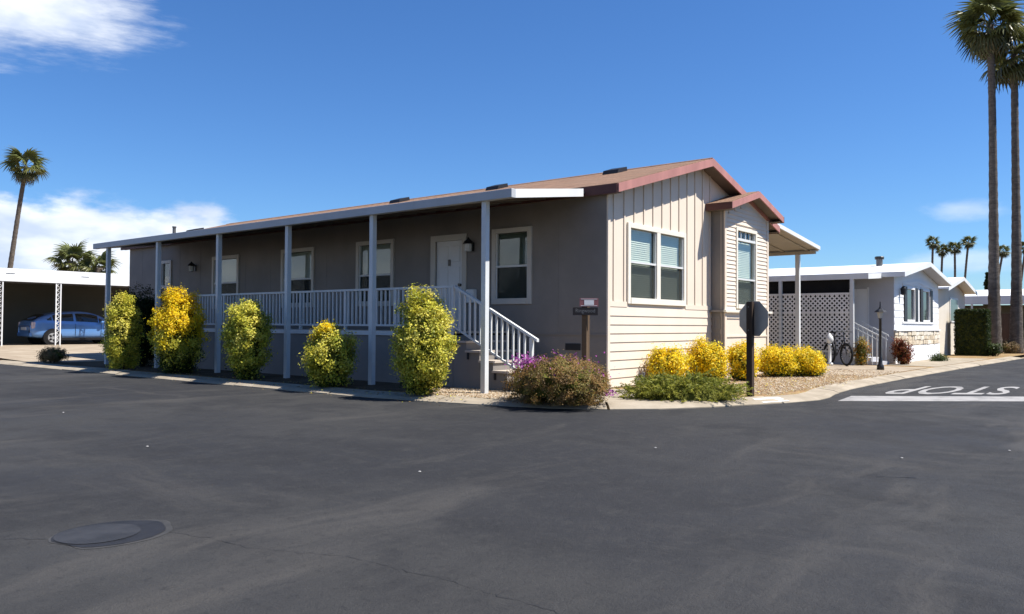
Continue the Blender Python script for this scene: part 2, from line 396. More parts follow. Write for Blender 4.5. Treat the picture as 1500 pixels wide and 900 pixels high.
def tag(o, label, cat, group=None):
    o['label'] = label; o['category'] = cat
    if group: o['group'] = group
    return o
def thing(name, label, cat, loc, group=None):
    o = bpy.data.objects.new(name, None); COL.objects.link(o); o.location = loc; o.empty_display_size = .3
    WLOC[o.name] = Vector(loc); return tag(o, label, cat, group)
def struct(o): o['kind'] = 'structure'; return o
def plain_mesh(mb, name):
    me = mb.mesh(name); return me
def leaf_mesh(name, pos, nrm, lng, size, aspect, cols, parent=None, m='leaf'):
    """pos,nrm,lng: (n,3); size (n,), cols (n,3): one folded rhombus leaf per row"""
    n = len(pos)
    lng = lng - nrm * np.sum(lng * nrm, 1)[:, None]
    lng /= np.maximum(np.linalg.norm(lng, axis=1), 1e-6)[:, None]
    side = np.cross(nrm, lng)
    L = size[:, None]; Wd = L * aspect
    v = np.empty((n, 4, 3))
    v[:, 0] = pos - lng * L * .5; v[:, 2] = pos + lng * L * .5
    v[:, 1] = pos + side * Wd * .5 + nrm * Wd * .18; v[:, 3] = pos - side * Wd * .5 + nrm * Wd * .18
    off = np.array(wloc(parent)); v = (v.reshape(-1, 3) - off).astype(np.float32)
    me = bpy.data.meshes.new(name); me.vertices.add(4 * n); me.vertices.foreach_set('co', v.ravel())
    idx = np.arange(4 * n).reshape(n, 4); tri = np.stack([idx[:, [0, 1, 2]], idx[:, [0, 2, 3]]], 1).reshape(-1)
    me.loops.add(len(tri)); me.loops.foreach_set('vertex_index', tri.astype(np.int32))
    me.polygons.add(2 * n); me.polygons.foreach_set('loop_start', (np.arange(2 * n) * 3).astype(np.int32))
    me.update(calc_edges=True)
    ca = me.color_attributes.new('Col', 'FLOAT_COLOR', 'POINT')
    c4 = np.ones((n, 4, 4), np.float32); c4[:, :, :3] = cols[:, None, :]; ca.data.foreach_set('color', c4.ravel())
    o = bpy.data.objects.new(name, me); COL.objects.link(o); me.materials.append(M[m])
    if parent: o.parent = parent
    WLOC[o.name] = wloc(parent); return o
def dirs(rs, n):
    d = rs.normal(size=(n, 3)); return d / np.linalg.norm(d, axis=1)[:, None]

# ================================================================== SETTING
def sheet(name, pts, m, z=None, parent=None):
    mb = MB(); mb.add([(p[0], p[1], p[2] if z is None else z) for p in pts], [tuple(range(len(pts)))])
    return mb.build(name, m, parent)
g = struct(sheet('ground', [(-900, -900), (900, -900), (900, 900), (-900, 900)], 'earth', -.06))
# kerb line: road edge, then the back of the kerb 0.36 m in
EDGE = [(-3.95, 60), (-3.9, 20), (-3.8, 12), (-3.75, 6), (-3.68, 3), (-3.52, 1.4), (-3.28, .1), (-2.98, -.85), (-2.55, -1.65), (-2.0, -2.2), (-1.3, -2.62),
        (-.3, -3.05), (.6, -3.38), (1.25, -3.56), (1.9, -3.53), (2.7, -3.38), (4.0, -3.26), (5.5, -3.24), (8, -3.26), (11, -3.32), (16, -3.45), (26, -3.8), (60, -4.6), (140, -6)]
def offset(poly, d):
    out = []
    for i, p in enumerate(poly):
        a = Vector(poly[max(i - 1, 0)]); b = Vector(poly[min(i + 1, len(poly) - 1)]); t = (b - a).normalized()
        n = Vector((-t.y, t.x)); out.append((p[0] + n.x * d, p[1] + n.y * d))
    return out
BACK = offset(EDGE, .42); MID = offset(EDGE, .10)
road = struct(sheet('road', [(EDGE[0][0] + .05, 60), (-40, 60), (-40, -60), (140, -60)] + [(x, y) for x, y in reversed(offset(EDGE, .05))], 'asphalt', 0.0))
curb = bpy.data.objects.new('curb', None); COL.objects.link(curb); struct(curb)
def resample(poly, step):
    out = [Vector(poly[0])]; 
    for a, b in zip(poly[:-1], poly[1:]):
        n = max(1, int(math.dist(a, b) / step)); out += [Vector(a).lerp(Vector(b), k / n) for k in range(1, n + 1)]
    return [tuple(q) for q in out]
FE = resample(EDGE[1:22], .30); FM = offset(FE, .10); FB = offset(FE, .42); kr = random.Random(4); i = 0
while i < len(FE) - 1:
    j = min(i + kr.choice((8, 9, 10)), len(FE) - 1); mb = MB(); dz = kr.uniform(-.006, .006)
    for q in range(i, j + 1):
        sh_ = .02 if q == i else (-.02 if q == j else 0); nx_ = FE[min(q + 1, len(FE) - 1)] if q < len(FE) - 1 else FE[q]; d = (Vector(nx_) - Vector(FE[q - 1 if q else 0])).normalized() * sh_; w = kr.uniform(-.012, .012)
        mb.v += [(FE[q][0] + d.x + w, FE[q][1] + d.y + w, -.03), (FE[q][0] + d.x + w, FE[q][1] + d.y + w, .014 + dz), (FM[q][0] + d.x, FM[q][1] + d.y, .052 + dz), (FB[q][0] + d.x, FB[q][1] + d.y, .086 + dz), (FB[q][0] + d.x, FB[q][1] + d.y, -.03)]
    n = j - i
    for k in range(n):
        for c in range(4): mb.f.append((5 * k + c, 5 * k + c + 1, 5 * k + 5 + c + 1, 5 * k + 5 + c))
    mb.f += [(0, 1, 2, 3, 4), tuple(5 * n + c for c in (4, 3, 2, 1, 0))]
    mb.build('curb_section', 'curb', curb); i = j
lot = struct(sheet('lot_ground', [(x, y) for x, y in offset(EDGE, .40)] + [(140, 60)], 'gravel', .075))
bed = struct(sheet('planting_bed', [(-3.30, 17.2), (-1.66, 17.2), (-1.66, 2.3), (-2.9, 2.1), (-3.2, 2.9)][::-1], 'mulch', .082))
pad = struct(sheet('concrete_pad', [(-2.35, -1.32), (-1.75, -1.8), (-1.0, -2.2), (.3, -2.55), (.4, -1.2), (.05, -.06), (-1.4, -.06), (-2.2, -.5)], 'curb', .081))
# driveway on the left, rising gently to the carport
mb = MB(); nx, ny = 10, 18
for j in range(ny + 1):
    y = 17.2 + 23 * j / ny; t = min(1, max(0, (y - 17.4) / 9.6)); zz = .086 + .21 * (t * t * (3 - 2 * t))
    for i in range(nx + 1):
        x0 = -3.42 - .003 * (y - 17); mb.v.append((x0 + (14 - x0) * i / nx, y, zz))
for j in range(ny):
    for i in range(nx): a = j * (nx + 1) + i; mb.f.append((a, a + 1, a + nx + 2, a + nx + 1))
drive = struct(mb.build('driveway', 'driveway'))
drive2 = struct(sheet('neighbour_driveway', [(7.9, -2.7), (13.3, -2.85), (13.3, 14), (7.9, 14)], 'driveway', .082))
apron = struct(sheet('path', [(14.0, -2.9), (22.5, -3.1), (22.5, -1.5), (14.0, -1.5)], 'curb', .081))

# road markings
mk = struct(sheet('stop_line', [(1.31, -3.84), (3.485, -6.31), (5.9, -9.05), (7.0, -8.95), (4.613, -6.187), (2.529, -3.72)], 'letter_paint', .004))
def text_mesh(name, s, m, parent, o, rvec, uvec, width, height, bold=.0):
    cu = bpy.data.curves.new(name, 'FONT'); cu.body = s; cu.size = 1; cu.offset = bold; cu.resolution_u = 3
    t = bpy.data.objects.new(name, cu); COL.objects.link(t)
    dg = bpy.context.evaluated_depsgraph_get(); me = bpy.data.meshes.new_from_object(t.evaluated_get(dg)); bpy.data.objects.remove(t)
    xs = [v.co.x for v in me.vertices]; ys = [v.co.y for v in me.vertices]
    x0, x1, y0, y1 = min(xs), max(xs), min(ys), max(ys); off = wloc(parent)
    for v in me.vertices:
        p = Vector(o) + Vector(rvec) * ((v.co.x - x0) / (x1 - x0) * width) + Vector(uvec) * ((v.co.y - y0) / (y1 - y0) * height); v.co = p - off
    me.materials.append(M[m]); ob = bpy.data.objects.new(name, me); COL.objects.link(ob)
    if parent: ob.parent = parent
    return ob
st = struct(text_mesh('stop_lettering', 'STOP', 'letter_paint', None, (7.50, -5.83, .004), (-1.50, 1.87, 0), (-2.65, -.02, 0), 1, 1, .012))
# patched utility cover and tar-sealed cracks
def disc(name, c, r, z, m, n=28, wob=.03, parent=None):
    mb = MB(); mb.add([(c[0] + r * (1 + wob * math.sin(3 * a + 1) + wob * .6 * math.sin(7 * a)) * math.cos(a), c[1] + r * (1 + wob * math.cos(2 * a)) * math.sin(a), z)
                       for a in [2 * math.pi * k / n for k in range(n)]], [tuple(range(n))])
    return mb.build(name, m, parent)
uc = thing('utility_cover', 'round tar-ringed utility cover set in the asphalt in the near left', 'manhole', (-10.62, -3.16, 0))
disc('dusty_rim', (-10.60, -3.18), .335, .002, 'dust', wob=.08, parent=uc); disc('tar_ring', (-10.61, -3.165), .31, .004, 'tar', wob=.05, parent=uc); disc('lid', (-10.67, -3.13), .235, .007, 'cover', wob=.01, parent=uc)
def ribbon(name, pts, w, z, m, seed):
    r = random.Random(seed); fine = []
    for (a, b) in zip(pts[:-1], pts[1:]):
        n = max(2, int(math.dist(a, b) / .05))
        for k in range(n): fine.append((a[0] + (b[0] - a[0]) * k / n + r.uniform(-.018, .018), a[1] + (b[1] - a[1]) * k / n + r.uniform(-.018, .018)))
    mb = MB()
    for i, p in enumerate(fine):
        a = Vector(fine[max(0, i - 1)]); b = Vector(fine[min(len(fine) - 1, i + 1)]); t = (b - a).normalized(); n = Vector((-t.y, t.x)) * w * r.uniform(.15, 1.0) * .5
        mb.v += [(p[0] + n.x, p[1] + n.y, z), (p[0] - n.x, p[1] - n.y, z)]
        if i: mb.f.append((2 * i - 2, 2 * i - 1, 2 * i + 1, 2 * i))
    return struct(mb.build(name, m))
ribbon('road_crack', [(-10.36, -3.41), (-10.3, -3.65), (-10.25, -4.1), (-10.02, -4.6), (-9.95, -5.25), (-9.95, -5.9), (-10.0, -6.4)], .005, .003, 'tar', 3)
ribbon('road_crack', [(-10.9, -3.0), (-11.3, -2.6), (-11.5, -2.2)], .007, .003, 'tar', 4)
ribbon('road_crack', [(-5.6, -6.25), (-5.4, -6.55)], .028, .003, 'tar', 5)
rs = np.random.RandomState(5)
# pale specks lying on the road
for x, y, lab in [(-8.82, -.01, 'pale pebble on the asphalt, first one up from the utility cover'), (-7.98, -3.14, 'pale pebble in the middle of the intersection, below the tall shrub by the steps'),
                  (-5.43, -4.03, 'pale pebble on the asphalt straight below the gable window'), (-4.42, -6.17, 'pale pebble on the asphalt below the stop line'),
                  (-3.17, -6.91, 'pale pebble on the asphalt at the right edge of the view'), (-8.08, 3.91, 'pale pebble on the asphalt at far left, nearest the driveway')]:
    mb = MB(); mb.lathe((x, y, .001), [(.007, 0), (.015, .004), (.010, .009), (.003, .011)], 6)
    tag(mb.build('pebble', 'fleck'), lab, 'pebble', 'pale pebbles on the road')
# loose gravel: real stones over the gravel sheet
def pebbles(name, regions, n, seed):
    r = np.random.RandomState(seed); P = []
    while len(P) < n:
        x0, x1, y0, y1 = regions[r.randint(len(regions))]; P.append((r.uniform(x0, x1), r.uniform(y0, y1)))
    P = np.array(P); s = r.uniform(.010, .026, n)
    base = np.array([(1, 0, 0), (0, 1, 0), (-1, 0, 0), (0, -1, 0), (0, 0, .7), (0, 0, -.7)])
    rot = r.uniform(0, 6.28, n); c, si = np.cos(rot), np.sin(rot)
    sx = r.uniform(.7, 1.3, n)
    v = np.empty((n, 6, 3)); bx = base[None, :, 0] * sx[:, None]; by = base[None, :, 1]
    v[:, :, 0] = P[:, 0:1] + (bx * c[:, None] - by * si[:, None]) * s[:, None]; v[:, :, 1] = P[:, 1:2] + (bx * si[:, None] + by * c[:, None]) * s[:, None]
    v[:, :, 2] = .082 + base[None, :, 2] * s[:, None]
    f = np.array([(0, 1, 4), (1, 2, 4), (2, 3, 4), (3, 0, 4)]); F = (f[None] + 6 * np.arange(n)[:, None, None]).reshape(-1, 3)
    me = bpy.data.meshes.new(name); me.from_pydata(v.reshape(-1, 3).tolist(), [], F.tolist())
    ca = me.color_attributes.new('Col', 'FLOAT_COLOR', 'POINT'); pal = np.array([(.36, .27, .165), (.42, .34, .24), (.27, .185, .105), (.20, .135, .08), (.46, .39, .30)])
    cc = np.ones((n, 6, 4), np.float32); cc[:, :, :3] = (pal[r.randint(0, 5, n)] * r.uniform(.8, 1.15, (n, 1)))[:, None]; ca.data.foreach_set('color', cc.ravel())
    me.materials.append(M['pebble']); o = bpy.data.objects.new(name, me); COL.objects.link(o); o['kind'] = 'stuff'
    o['label'] = 'loose tan gravel strewn over the beds round the home'; return o
pebbles('gravel', [(.8, 7.8, -2.9, -.35), (.8, 5, -2.9, -1.2), (5, 10.5, -2.85, -1.0), (-3.0, -1.72, -.2, 2.3), (-3.0, -1.72, -.2, 2.3)], 9000, 11)

# ================================================================== MAIN HOME
HW, HL, RZ, RS = 7.85, 19.1, 5.08, .28           # width, length, ridge height, roof slope
WT = 3.86                                        # wall plate
H = thing('manufactured_home', 'long taupe double-wide home with cream gable end, covered porch and brown shingle roof', 'house', (0, 0, .08))
def roof_z(x): return RZ - RS * abs(x - HW / 2)
def holed(name, m, parent, axis, fixed, thick, u0, u1, z0, z1, holes, top=None):
    """wall slab with rectangular holes; axis 'x': plane x=fixed, u=y ; axis 'y': plane y=fixed, u=x"""
    mb = MB(); us = sorted({u0, u1, *[h[0] for h in holes], *[h[1] for h in holes]}); zs = sorted({z0, z1, *[h[2] for h in holes], *[h[3] for h in holes]})
    for a, b in zip(us[:-1], us[1:]):
        z_run = None
        for c, d in zip(zs[:-1], zs[1:]):
            hole = any(h[0] <= a + 1e-6 and b <= h[1] + 1e-6 and h[2] <= c + 1e-6 and d <= h[3] + 1e-6 for h in holes)
            if hole: continue
            if axis == 'x': mb.box(fixed, fixed + thick, a, b, c, d)
            else: mb.box(a, b, fixed, fixed + thick, c, d)
    if top: mb.prism(top, (0, thick, 0) if axis == 'y' else (thick, 0, 0))
    return mb.build(name, m, parent)
# long wall openings: (y0,y1,z0,z1) of trim outside
LW = [(1.78, 2.84, 1.71, 3.30), (5.89, 7.25, 1.71, 3.30), (8.93, 10.37, 1.71, 3.28), (12.42, 13.84, 1.71, 3.26), (16.25, 16.95, 2.36, 3.28)]
inset = .10
holesL = [(a + inset, b - inset, c + inset, d - inset) for a, b, c, d in LW] + [(3.70, 4.52, 1.16, 3.14)]
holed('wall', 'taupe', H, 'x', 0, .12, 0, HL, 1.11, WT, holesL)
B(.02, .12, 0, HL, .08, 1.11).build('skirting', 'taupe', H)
GW = (.74, 3.23, 1.71, 3.32)
holed('wall', 'cream', H, 'y', 0, .12, .12, HW, .08, WT, [(GW[0] + .1, GW[1] - .1, GW[2] + .12, GW[3] - .1)],
      top=[(.0, 0, WT), (HW, 0, WT), (HW / 2, 0, roof_z(HW / 2) - .10)])
B(HW - .12, HW, .12, HL, .08, WT).build('wall', 'cream', H)
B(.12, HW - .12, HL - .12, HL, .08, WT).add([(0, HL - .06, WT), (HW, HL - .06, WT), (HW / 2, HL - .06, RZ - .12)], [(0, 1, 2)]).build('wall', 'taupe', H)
B(.12, HW - .12, .12, HL - .12, 1.0, 1.12).build('floor', 'interior', H)
B(.12, HW - .12, .12, HL - .12, WT - .06, WT).build('ceiling', 'interior', H)
B(3.6, 3.7, .12, HL - .12, 1.12, WT - .06).build('inner_wall', 'interior', H)
B(.0, .085, -.034, -.001, .08, WT - .02).build('corner_trim', 'cream', H)
# lap siding boards, lower gable
nb = 9; EXP = (1.64 - .10) / nb
def lap(mb, u0, u1, z0, h, t0=.026, t1=.010, y=0.0):
    return mb.prism([(u0, y - .001, z0), (u0, y - t0, z0), (u0, y - t1, z0 + h), (u0, y - .001, z0 + h)], (u1 - u0, 0, 0))
for k in range(nb):
    lap(MB(), .088, 4.545, .10 + k * EXP, EXP + .004).build('siding_board', 'cream', H)
lap(MB(), .088, GW[0] - .002, 1.642, .105, .020, .018).build('belt_board', 'cream', H)
lap(MB(), GW[1] + .002, 4.545, 1.642, .105, .020, .018).build('belt_board', 'cream', H)
# battens, upper gable
for k in range(12):
    x = .25 + k * .386
    if x > 4.55: break
    zt = roof_z(x) - .12
    segs = [(1.75, zt)] if x < GW[0] - .03 or x > GW[1] + .03 else [(GW[3] + .003, zt)]
    for a, b in segs: B(x - .022, x + .022, -.021, -.001, a, b).build('batten', 'cream', H)
# roof
OH, EV = .33, .15
def roof_slab(side):
    x_e = -EV if side < 0 else HW + EV; xr = HW / 2; t = .07
    mb = MB(); mb.prism([(xr, -OH, RZ), (x_e, -OH, roof_z(x_e)), (x_e, -OH, roof_z(x_e) - t), (xr, -OH, RZ - t)], (0, HL + OH + .3, 0))
    return mb
roof = roof_slab(-1).build('roof', 'shingle', H)
roof2 = roof_slab(1).build('roof', 'shingle', H)
MB().prism([(HW / 2 - .16, -OH + .0, RZ - .034), (HW / 2, -OH, RZ + .016), (HW / 2 + .16, -OH, RZ - .034), (HW / 2 + .16, -OH, RZ - .050), (HW / 2 - .16, -OH, RZ - .050)], (0, HL + OH + .3, 0)).build('ridge_cap', 'shingle', H)
# shingle courses as real laps near the gable are thin strips along the slope
for s in (-1, 1):
    xs = -EV if s < 0 else HW + EV
    for k in range(1, 28):
        x = xs + (HW / 2 - xs) * k / 28.0; z = roof_z(x)
        dx = .012 * (1 if s < 0 else -1)
    xe = xs; ze = roof_z(xe)
    rake = MB().prism([(HW / 2, -OH - .032, RZ - .012), (xe, -OH - .032, ze - .012), (xe, -OH - .032, ze - .175), (HW / 2, -OH - .032, RZ - .185)], (0, .03, 0))
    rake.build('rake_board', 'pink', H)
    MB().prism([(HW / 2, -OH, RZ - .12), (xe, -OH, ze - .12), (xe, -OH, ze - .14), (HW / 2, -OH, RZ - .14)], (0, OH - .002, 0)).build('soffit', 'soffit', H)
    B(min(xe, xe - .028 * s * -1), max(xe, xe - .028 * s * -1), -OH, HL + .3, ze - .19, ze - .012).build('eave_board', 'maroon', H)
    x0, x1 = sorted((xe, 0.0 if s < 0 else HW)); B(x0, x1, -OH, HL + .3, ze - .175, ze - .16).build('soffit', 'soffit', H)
for y in (1.6, 5.25, 9.0):
    z = roof_z(3.2)
    MB().prism([(3.0, y, roof_z(3.0) - .01), (3.45, y, roof_z(3.45) - .01), (3.42, y, roof_z(3.42) + .10), (3.05, y, roof_z(3.05) + .09)], (0, .42, 0)).build('roof_vent', 'vent', roof)
MB().prism([(1.4, 17.5, roof_z(1.4) - .01), (1.8, 17.5, roof_z(1.8) - .01), (1.78, 17.5, roof_z(1.8) + .10), (1.45, 17.5, roof_z(1.4) + .12)], (0, .55, 0)).build('roof_vent', 'vent', roof)
MB().lathe((1.3, 18.6, roof_z(1.3) - .03), [(.06, 0), (.06, .30), (.075, .30), (.075, .34)], 8).build('vent_pipe', 'iron', roof)

def window(parent, axis, fixed, out, a, b, z0, z1, mull=0, rail=None, blind='blind', sill=.0, name='window', trimw=.1, blind_z=None, muntins=None, transom=None, bz=None, trim='trim'):
    """window lying in the plane axis=fixed facing -axis; a,b along the wall"""
    S = lambda u0, u1, d0, d1, c0, c1: (MB().box(fixed + d0, fixed + d1, u0, u1, c0, c1) if axis == 'x' else MB().box(u0, u1, fixed + d0, fixed + d1, c0, c1))
    A = lambda mb, *q: mb.box(*((fixed + q[2], fixed + q[3], q[0], q[1], q[4], q[5]) if axis == 'x' else (q[0], q[1], fixed + q[2], fixed + q[3], q[4], q[5])))
    w = thing_part(name, parent)
    pr = -.040
    fr = MB(); A(fr, a, a + trimw, pr, .03, z0, z1); A(fr, b - trimw, b, pr, .03, z0, z1); A(fr, a + trimw, b - trimw, pr, .03, z1 - trimw, z1); A(fr, a + trimw, b - trimw, pr - .012, .03, z0, z0 + trimw + .02)
    fr.build('frame', trim, w, bevel=.004)
    ia, ib, i0, i1 = a + trimw, b - trimw, z0 + trimw + .02, z1 - trimw
    cols = [(ia, ib)] if not mull else [(ia, (ia + ib) / 2 - mull / 2), ((ia + ib) / 2 + mull / 2, ib)]
    if mull: S((ia + ib) / 2 - mull / 2, (ia + ib) / 2 + mull / 2, pr + .003, .03, i0, i1).build('mullion', trim, w)
    sash = MB(); sw = .028
    for (c0, c1) in cols:
        spans = [(i0, i1)] if rail is None else [(i0, rail - .02), (rail + .02, i1)]
        if transom: spans = [(i0, rail - .02), (rail + .02, transom - .03), (transom + .03, i1)]
        if rail: A(sash, c0, c1, -.02, .045, rail - .02, rail + .02)
        if transom: A(sash, c0, c1, -.03, .045, transom - .03, transom + .03)
        for q, (s0, s1) in enumerate(spans):
            A(sash, c0, c0 + sw, -.012, .045, s0, s1); A(sash, c1 - sw, c1, -.012, .045, s0, s1)
            S(c0 + sw, c1 - sw, .022 + .008 * q, .026 + .008 * q, s0, s1).build('pane', 'glass', w)
            if rail and q == 0: S(c0 + sw, c1 - sw, .010, .012, s0, s1).build('insect_screen', 'mesh_screen', w)
            if muntins and q == len(spans) - 1:
                for t in range(1, muntins): u = c0 + (c1 - c0) * t / muntins; A(sash, u - .009, u + .009, .0, .02, s0, s1)
    sash.build('sash', 'railing' if trim.startswith('trim') else trim, w)
    if blind:
        bl = MB(); bz0, bz1 = bz or (i0, i1)
        for (c0, c1) in cols:
            z = bz0
            while z < bz1:
                if axis == 'x': bl.prism([(fixed + .085, c0, z), (fixed + .105, c0, z + .045), (fixed + .107, c0, z + .045), (fixed + .087, c0, z)], (0, c1 - c0, 0))
                else: bl.prism([(c0, fixed + .085, z), (c0, fixed + .105, z + .045), (c0, fixed + .107, z + .045), (c0, fixed + .087, z)], (c1 - c0, 0, 0))
                z += .042
        o = bl.build('blind', blind, w)
    return w
def thing_part(name, parent):
    o = bpy.data.objects.new(name, None); COL.objects.link(o); o.parent = parent; o.empty_display_size = .1; WLOC[o.name] = wloc(parent); return o
for i, (a, b, c, d) in enumerate(LW):
    if i == 0: window(H, 'x', 0, -1, a, b, c, d, rail=2.50, blind='shade_green', trim='trim_long')
    elif i == 4: window(H, 'x', 0, -1, a, b, c, d, rail=None, blind=None, trim='trim_long')
    else: window(H, 'x', 0, -1, a, b, c, d, rail=2.46, blind='blind_mid', bz=(2.5, d - .1), trim='trim_long')
window(H, 'y', 0, -1, *GW, mull=.15, rail=2.545, blind='blind')
for k in range(1, 16):
    y = k * 1.22 - .1
    if all(not (a - .02 < y < b + .02) for a, b, c, d in LW) and not 3.5 < y < 4.7: B(-.003, -.0005, y - .005, y + .005, 1.12, WT - .02).build('wall_seam', 'taupe', H)
# front door
dr = thing_part('front_door', H)
fr = MB(); fr.box(-.035, .03, 3.58, 3.70, 1.16, 3.27); fr.box(-.035, .03, 4.52, 4.66, 1.16, 3.27); fr.box(-.035, .03, 3.70, 4.52, 3.14, 3.27); fr.build('door_frame', 'trim_long', dr)
B(.02, .06, 3.70, 4.52, 1.16, 3.14).build('door_leaf', 'door', dr)
for (z0, z1) in ((1.32, 1.85), (1.97, 2.55), (2.67, 3.02)):
    for (y0, y1) in ((3.80, 4.06), (4.16, 4.42)):
        B(.008, .021, y0, y1, z0, z1).build('door_panel', 'door', dr, bevel=.008)
B(-.01, .008, 4.08, 4.14, 2.58, 2.72).build('knocker', 'brass', dr)
MB().tube([(.02, 3.78, 2.15), (-.04, 3.78, 2.15)], [.03, .035], 8).build('door_handle', 'brass', dr)
def wall_lamp(y, z):
    l = thing_part('wall_lamp', H)
    B(-.03, -.001, y - .06, y + .06, z - .10, z + .08).build('back_plate', 'black', l)
    MB().lathe((-.13, y, z - .12), [(.055, 0), (.075, .02), (.085, .2), (.05, .24), (.02, .28)], 8).build('lantern', 'lantern', l)
    MB().lathe((-.13, y, z + .05), [(.12, 0), (.09, .06), (.03, .11), (.01, .14)], 8).build('cap', 'black', l)
wall_lamp(3.42, 2.97); wall_lamp(14.84, 2.97)
B(-.12, -.001, 3.28, 3.50, 1.75, 2.04).build('letter_box', 'white', H, bevel=.01)
vt = B(.002, .022, .60, .95, .79, .92).build('skirt_vent', 'vent', H)
B(.004, .02, 6.2, 6.5, .5, .62).build('skirt_vent', 'vent', H)
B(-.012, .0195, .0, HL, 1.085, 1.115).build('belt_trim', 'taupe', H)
# ---- bay on the gable
BX0, BX1, BY = 4.55, 7.20, -.33
bay = thing_part('bay', H)
BWn = (5.18, 6.43, 1.70, 3.65)
holed('bay_wall', 'cream', bay, 'y', BY, .08, BX0, BX1, .08, 4.0, [(BWn[0] + .08, BWn[1] - .08, BWn[2] + .1, BWn[3] - .08)], top=[(BX0, BY, 4.0), (BX1, BY, 4.0), ((BX0 + BX1) / 2, BY, 4.0 + RS * (BX1 - BX0) / 2)])
B(BX0, BX0 + .08, BY + .08, -.001, .08, 4.05).build('bay_side', 'taupe', bay); B(BX1 - .08, BX1, BY + .08, -.001, .08, 4.05).build('bay_side', 'cream', bay)  # left side takes the shade-darkened taupe, right side the cream
B(BX0 + .08, BX1 - .08, -.06, -.05, .2, 4.0).build('bay_back', 'interior', bay)
for (x0, x1, y0, y1) in ((BX0 - .012, BX0 + .085, BY - .03, BY), (BX1 - .085, BX1 + .012, BY - .03, BY)):
    B(x0, x1, y0, y1 - .001, .08, 3.99).build('corner_trim', 'cream', bay)
B(BX0 - .02, BX0 - .001, BY, BY + .06, .08, 4.0).build('corner_trim', 'taupe', bay)
for (z0, z1) in ((1.20, 1.50), (.45, 1.08)):
    fr = MB(); fr.box(BX0 - .018, BX0 - .001, BY + .09, BY + .27, z0, z0 + .05); fr.box(BX0 - .018, BX0 - .001, BY + .09, BY + .27, z1 - .05, z1); fr.box(BX0 - .018, BX0 - .001, BY + .09, BY + .12, z0 + .05, z1 - .05); fr.box(BX0 - .018, BX0 - .001, BY + .24, BY + .27, z0 + .05, z1 - .05)
    fr.build('side_panel_frame', 'taupe', bay)
B(BX0 - .10, BX1 + .12, BY - .09, BY - .031, 1.60, 1.655).build('ledge', 'trim', bay, bevel=.006)
B(BX0 - .10, BX0 - .021, BY - .03, -.002, 1.602, 1.652).build('ledge', 'taupe', bay)
B(BX0 + .088, BX1 - .088, BY - .02, BY - .001, 1.46, 1.50).build('rail_trim', 'cream', bay); B(BX0 + .088, BX1 - .088, BY - .02, BY - .001, 1.02, 1.06).build('rail_trim', 'cream', bay)
k = 0; z = 1.66; EXB = .098
zt_bay = lambda x: 4.0 + RS * ((BX1 - BX0) / 2 - abs(x - (BX0 + BX1) / 2)) - .04
while z < 4.2:
    h = EXB; xa, xb = BX0 + .087, BX1 - .087
    if z + h > 3.97:
        cut = (z + h - 3.97) / RS; xa += cut; xb -= cut
    if xb - xa > .2:
        if z < BWn[3] - .01 and z + h > BWn[2] and xa < BWn[0]:
            zz = z
            lap(MB(), xa, BWn[0] - .002, z, h + .003, .024, .006, BY).build('siding_board', 'cream', bay); lap(MB(), BWn[1] + .002, xb, z, h + .003, .024, .006, BY).build('siding_board', 'cream', bay)
        else: lap(MB(), xa, xb, z, h + .003, .024, .006, BY).build('siding_board', 'cream', bay)
    z += h
window(H, 'y', BY, -1, *BWn, rail=2.41, blind='blind', name='bay_window', trimw=.08, muntins=4, transom=3.36, bz=(1.8, 3.30))
BC = (BX0 + BX1) / 2; BZ = 4.56; bz_ = lambda x: BZ - RS * abs(x - BC); BO = BY - .30
for s in (-1, 1):
    xe = BC + s * 1.60; ze = bz_(xe); tag_roof = MB().prism([(BC, BO, BZ), (xe, BO, ze), (xe, BO, ze - .06), (BC, BO, BZ - .06)], (0, -BO - .002, 0)); tag_roof.build('bay_roof', 'shingle', H)
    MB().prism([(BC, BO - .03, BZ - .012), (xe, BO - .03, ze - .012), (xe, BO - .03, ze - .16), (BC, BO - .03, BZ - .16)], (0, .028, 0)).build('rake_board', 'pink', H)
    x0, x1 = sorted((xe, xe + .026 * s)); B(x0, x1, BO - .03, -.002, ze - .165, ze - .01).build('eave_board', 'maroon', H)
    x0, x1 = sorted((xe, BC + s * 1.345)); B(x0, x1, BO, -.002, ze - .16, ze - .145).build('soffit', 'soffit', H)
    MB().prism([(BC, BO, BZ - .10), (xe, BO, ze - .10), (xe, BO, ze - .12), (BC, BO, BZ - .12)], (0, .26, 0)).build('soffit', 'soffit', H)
# ---- porch roof along the left
PX, PY0, PY1 = -2.42, .33, 16.15
pz = lambda x: 3.585 + .135 * (x - PX)         # top surface
ar = thing_part('porch_roof', H)
MB().prism([(PX, PY0 + .05, pz(PX) - .05), (-.18, PY0 + .05, pz(-.18) - .05), (-.18, PY0 + .05, pz(-.18) - .09), (PX, PY0 + .05, pz(PX) - .09)], (0, PY1 - PY0 - .1, 0)).build('roof_pan', 'pan', ar)
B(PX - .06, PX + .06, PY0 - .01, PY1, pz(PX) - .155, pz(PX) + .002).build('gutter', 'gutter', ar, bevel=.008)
MB().prism([(PX + .061, PY0, pz(PX) - .145), (-.30, PY0, pz(-.30) - .145), (-.30, PY0, pz(-.30) + .005), (PX + .061, PY0, pz(PX) + .005)], (0, .045, 0)).build('end_fascia', 'white', ar)
MB().prism([(PX + .061, PY1 - .045, pz(PX) - .145), (-.30, PY1 - .045, pz(-.30) - .145), (-.30, PY1 - .045, pz(-.30) + .005), (PX + .061, PY1 - .045, pz(PX) + .005)], (0, .045, 0)).build('end_fascia', 'white', ar)
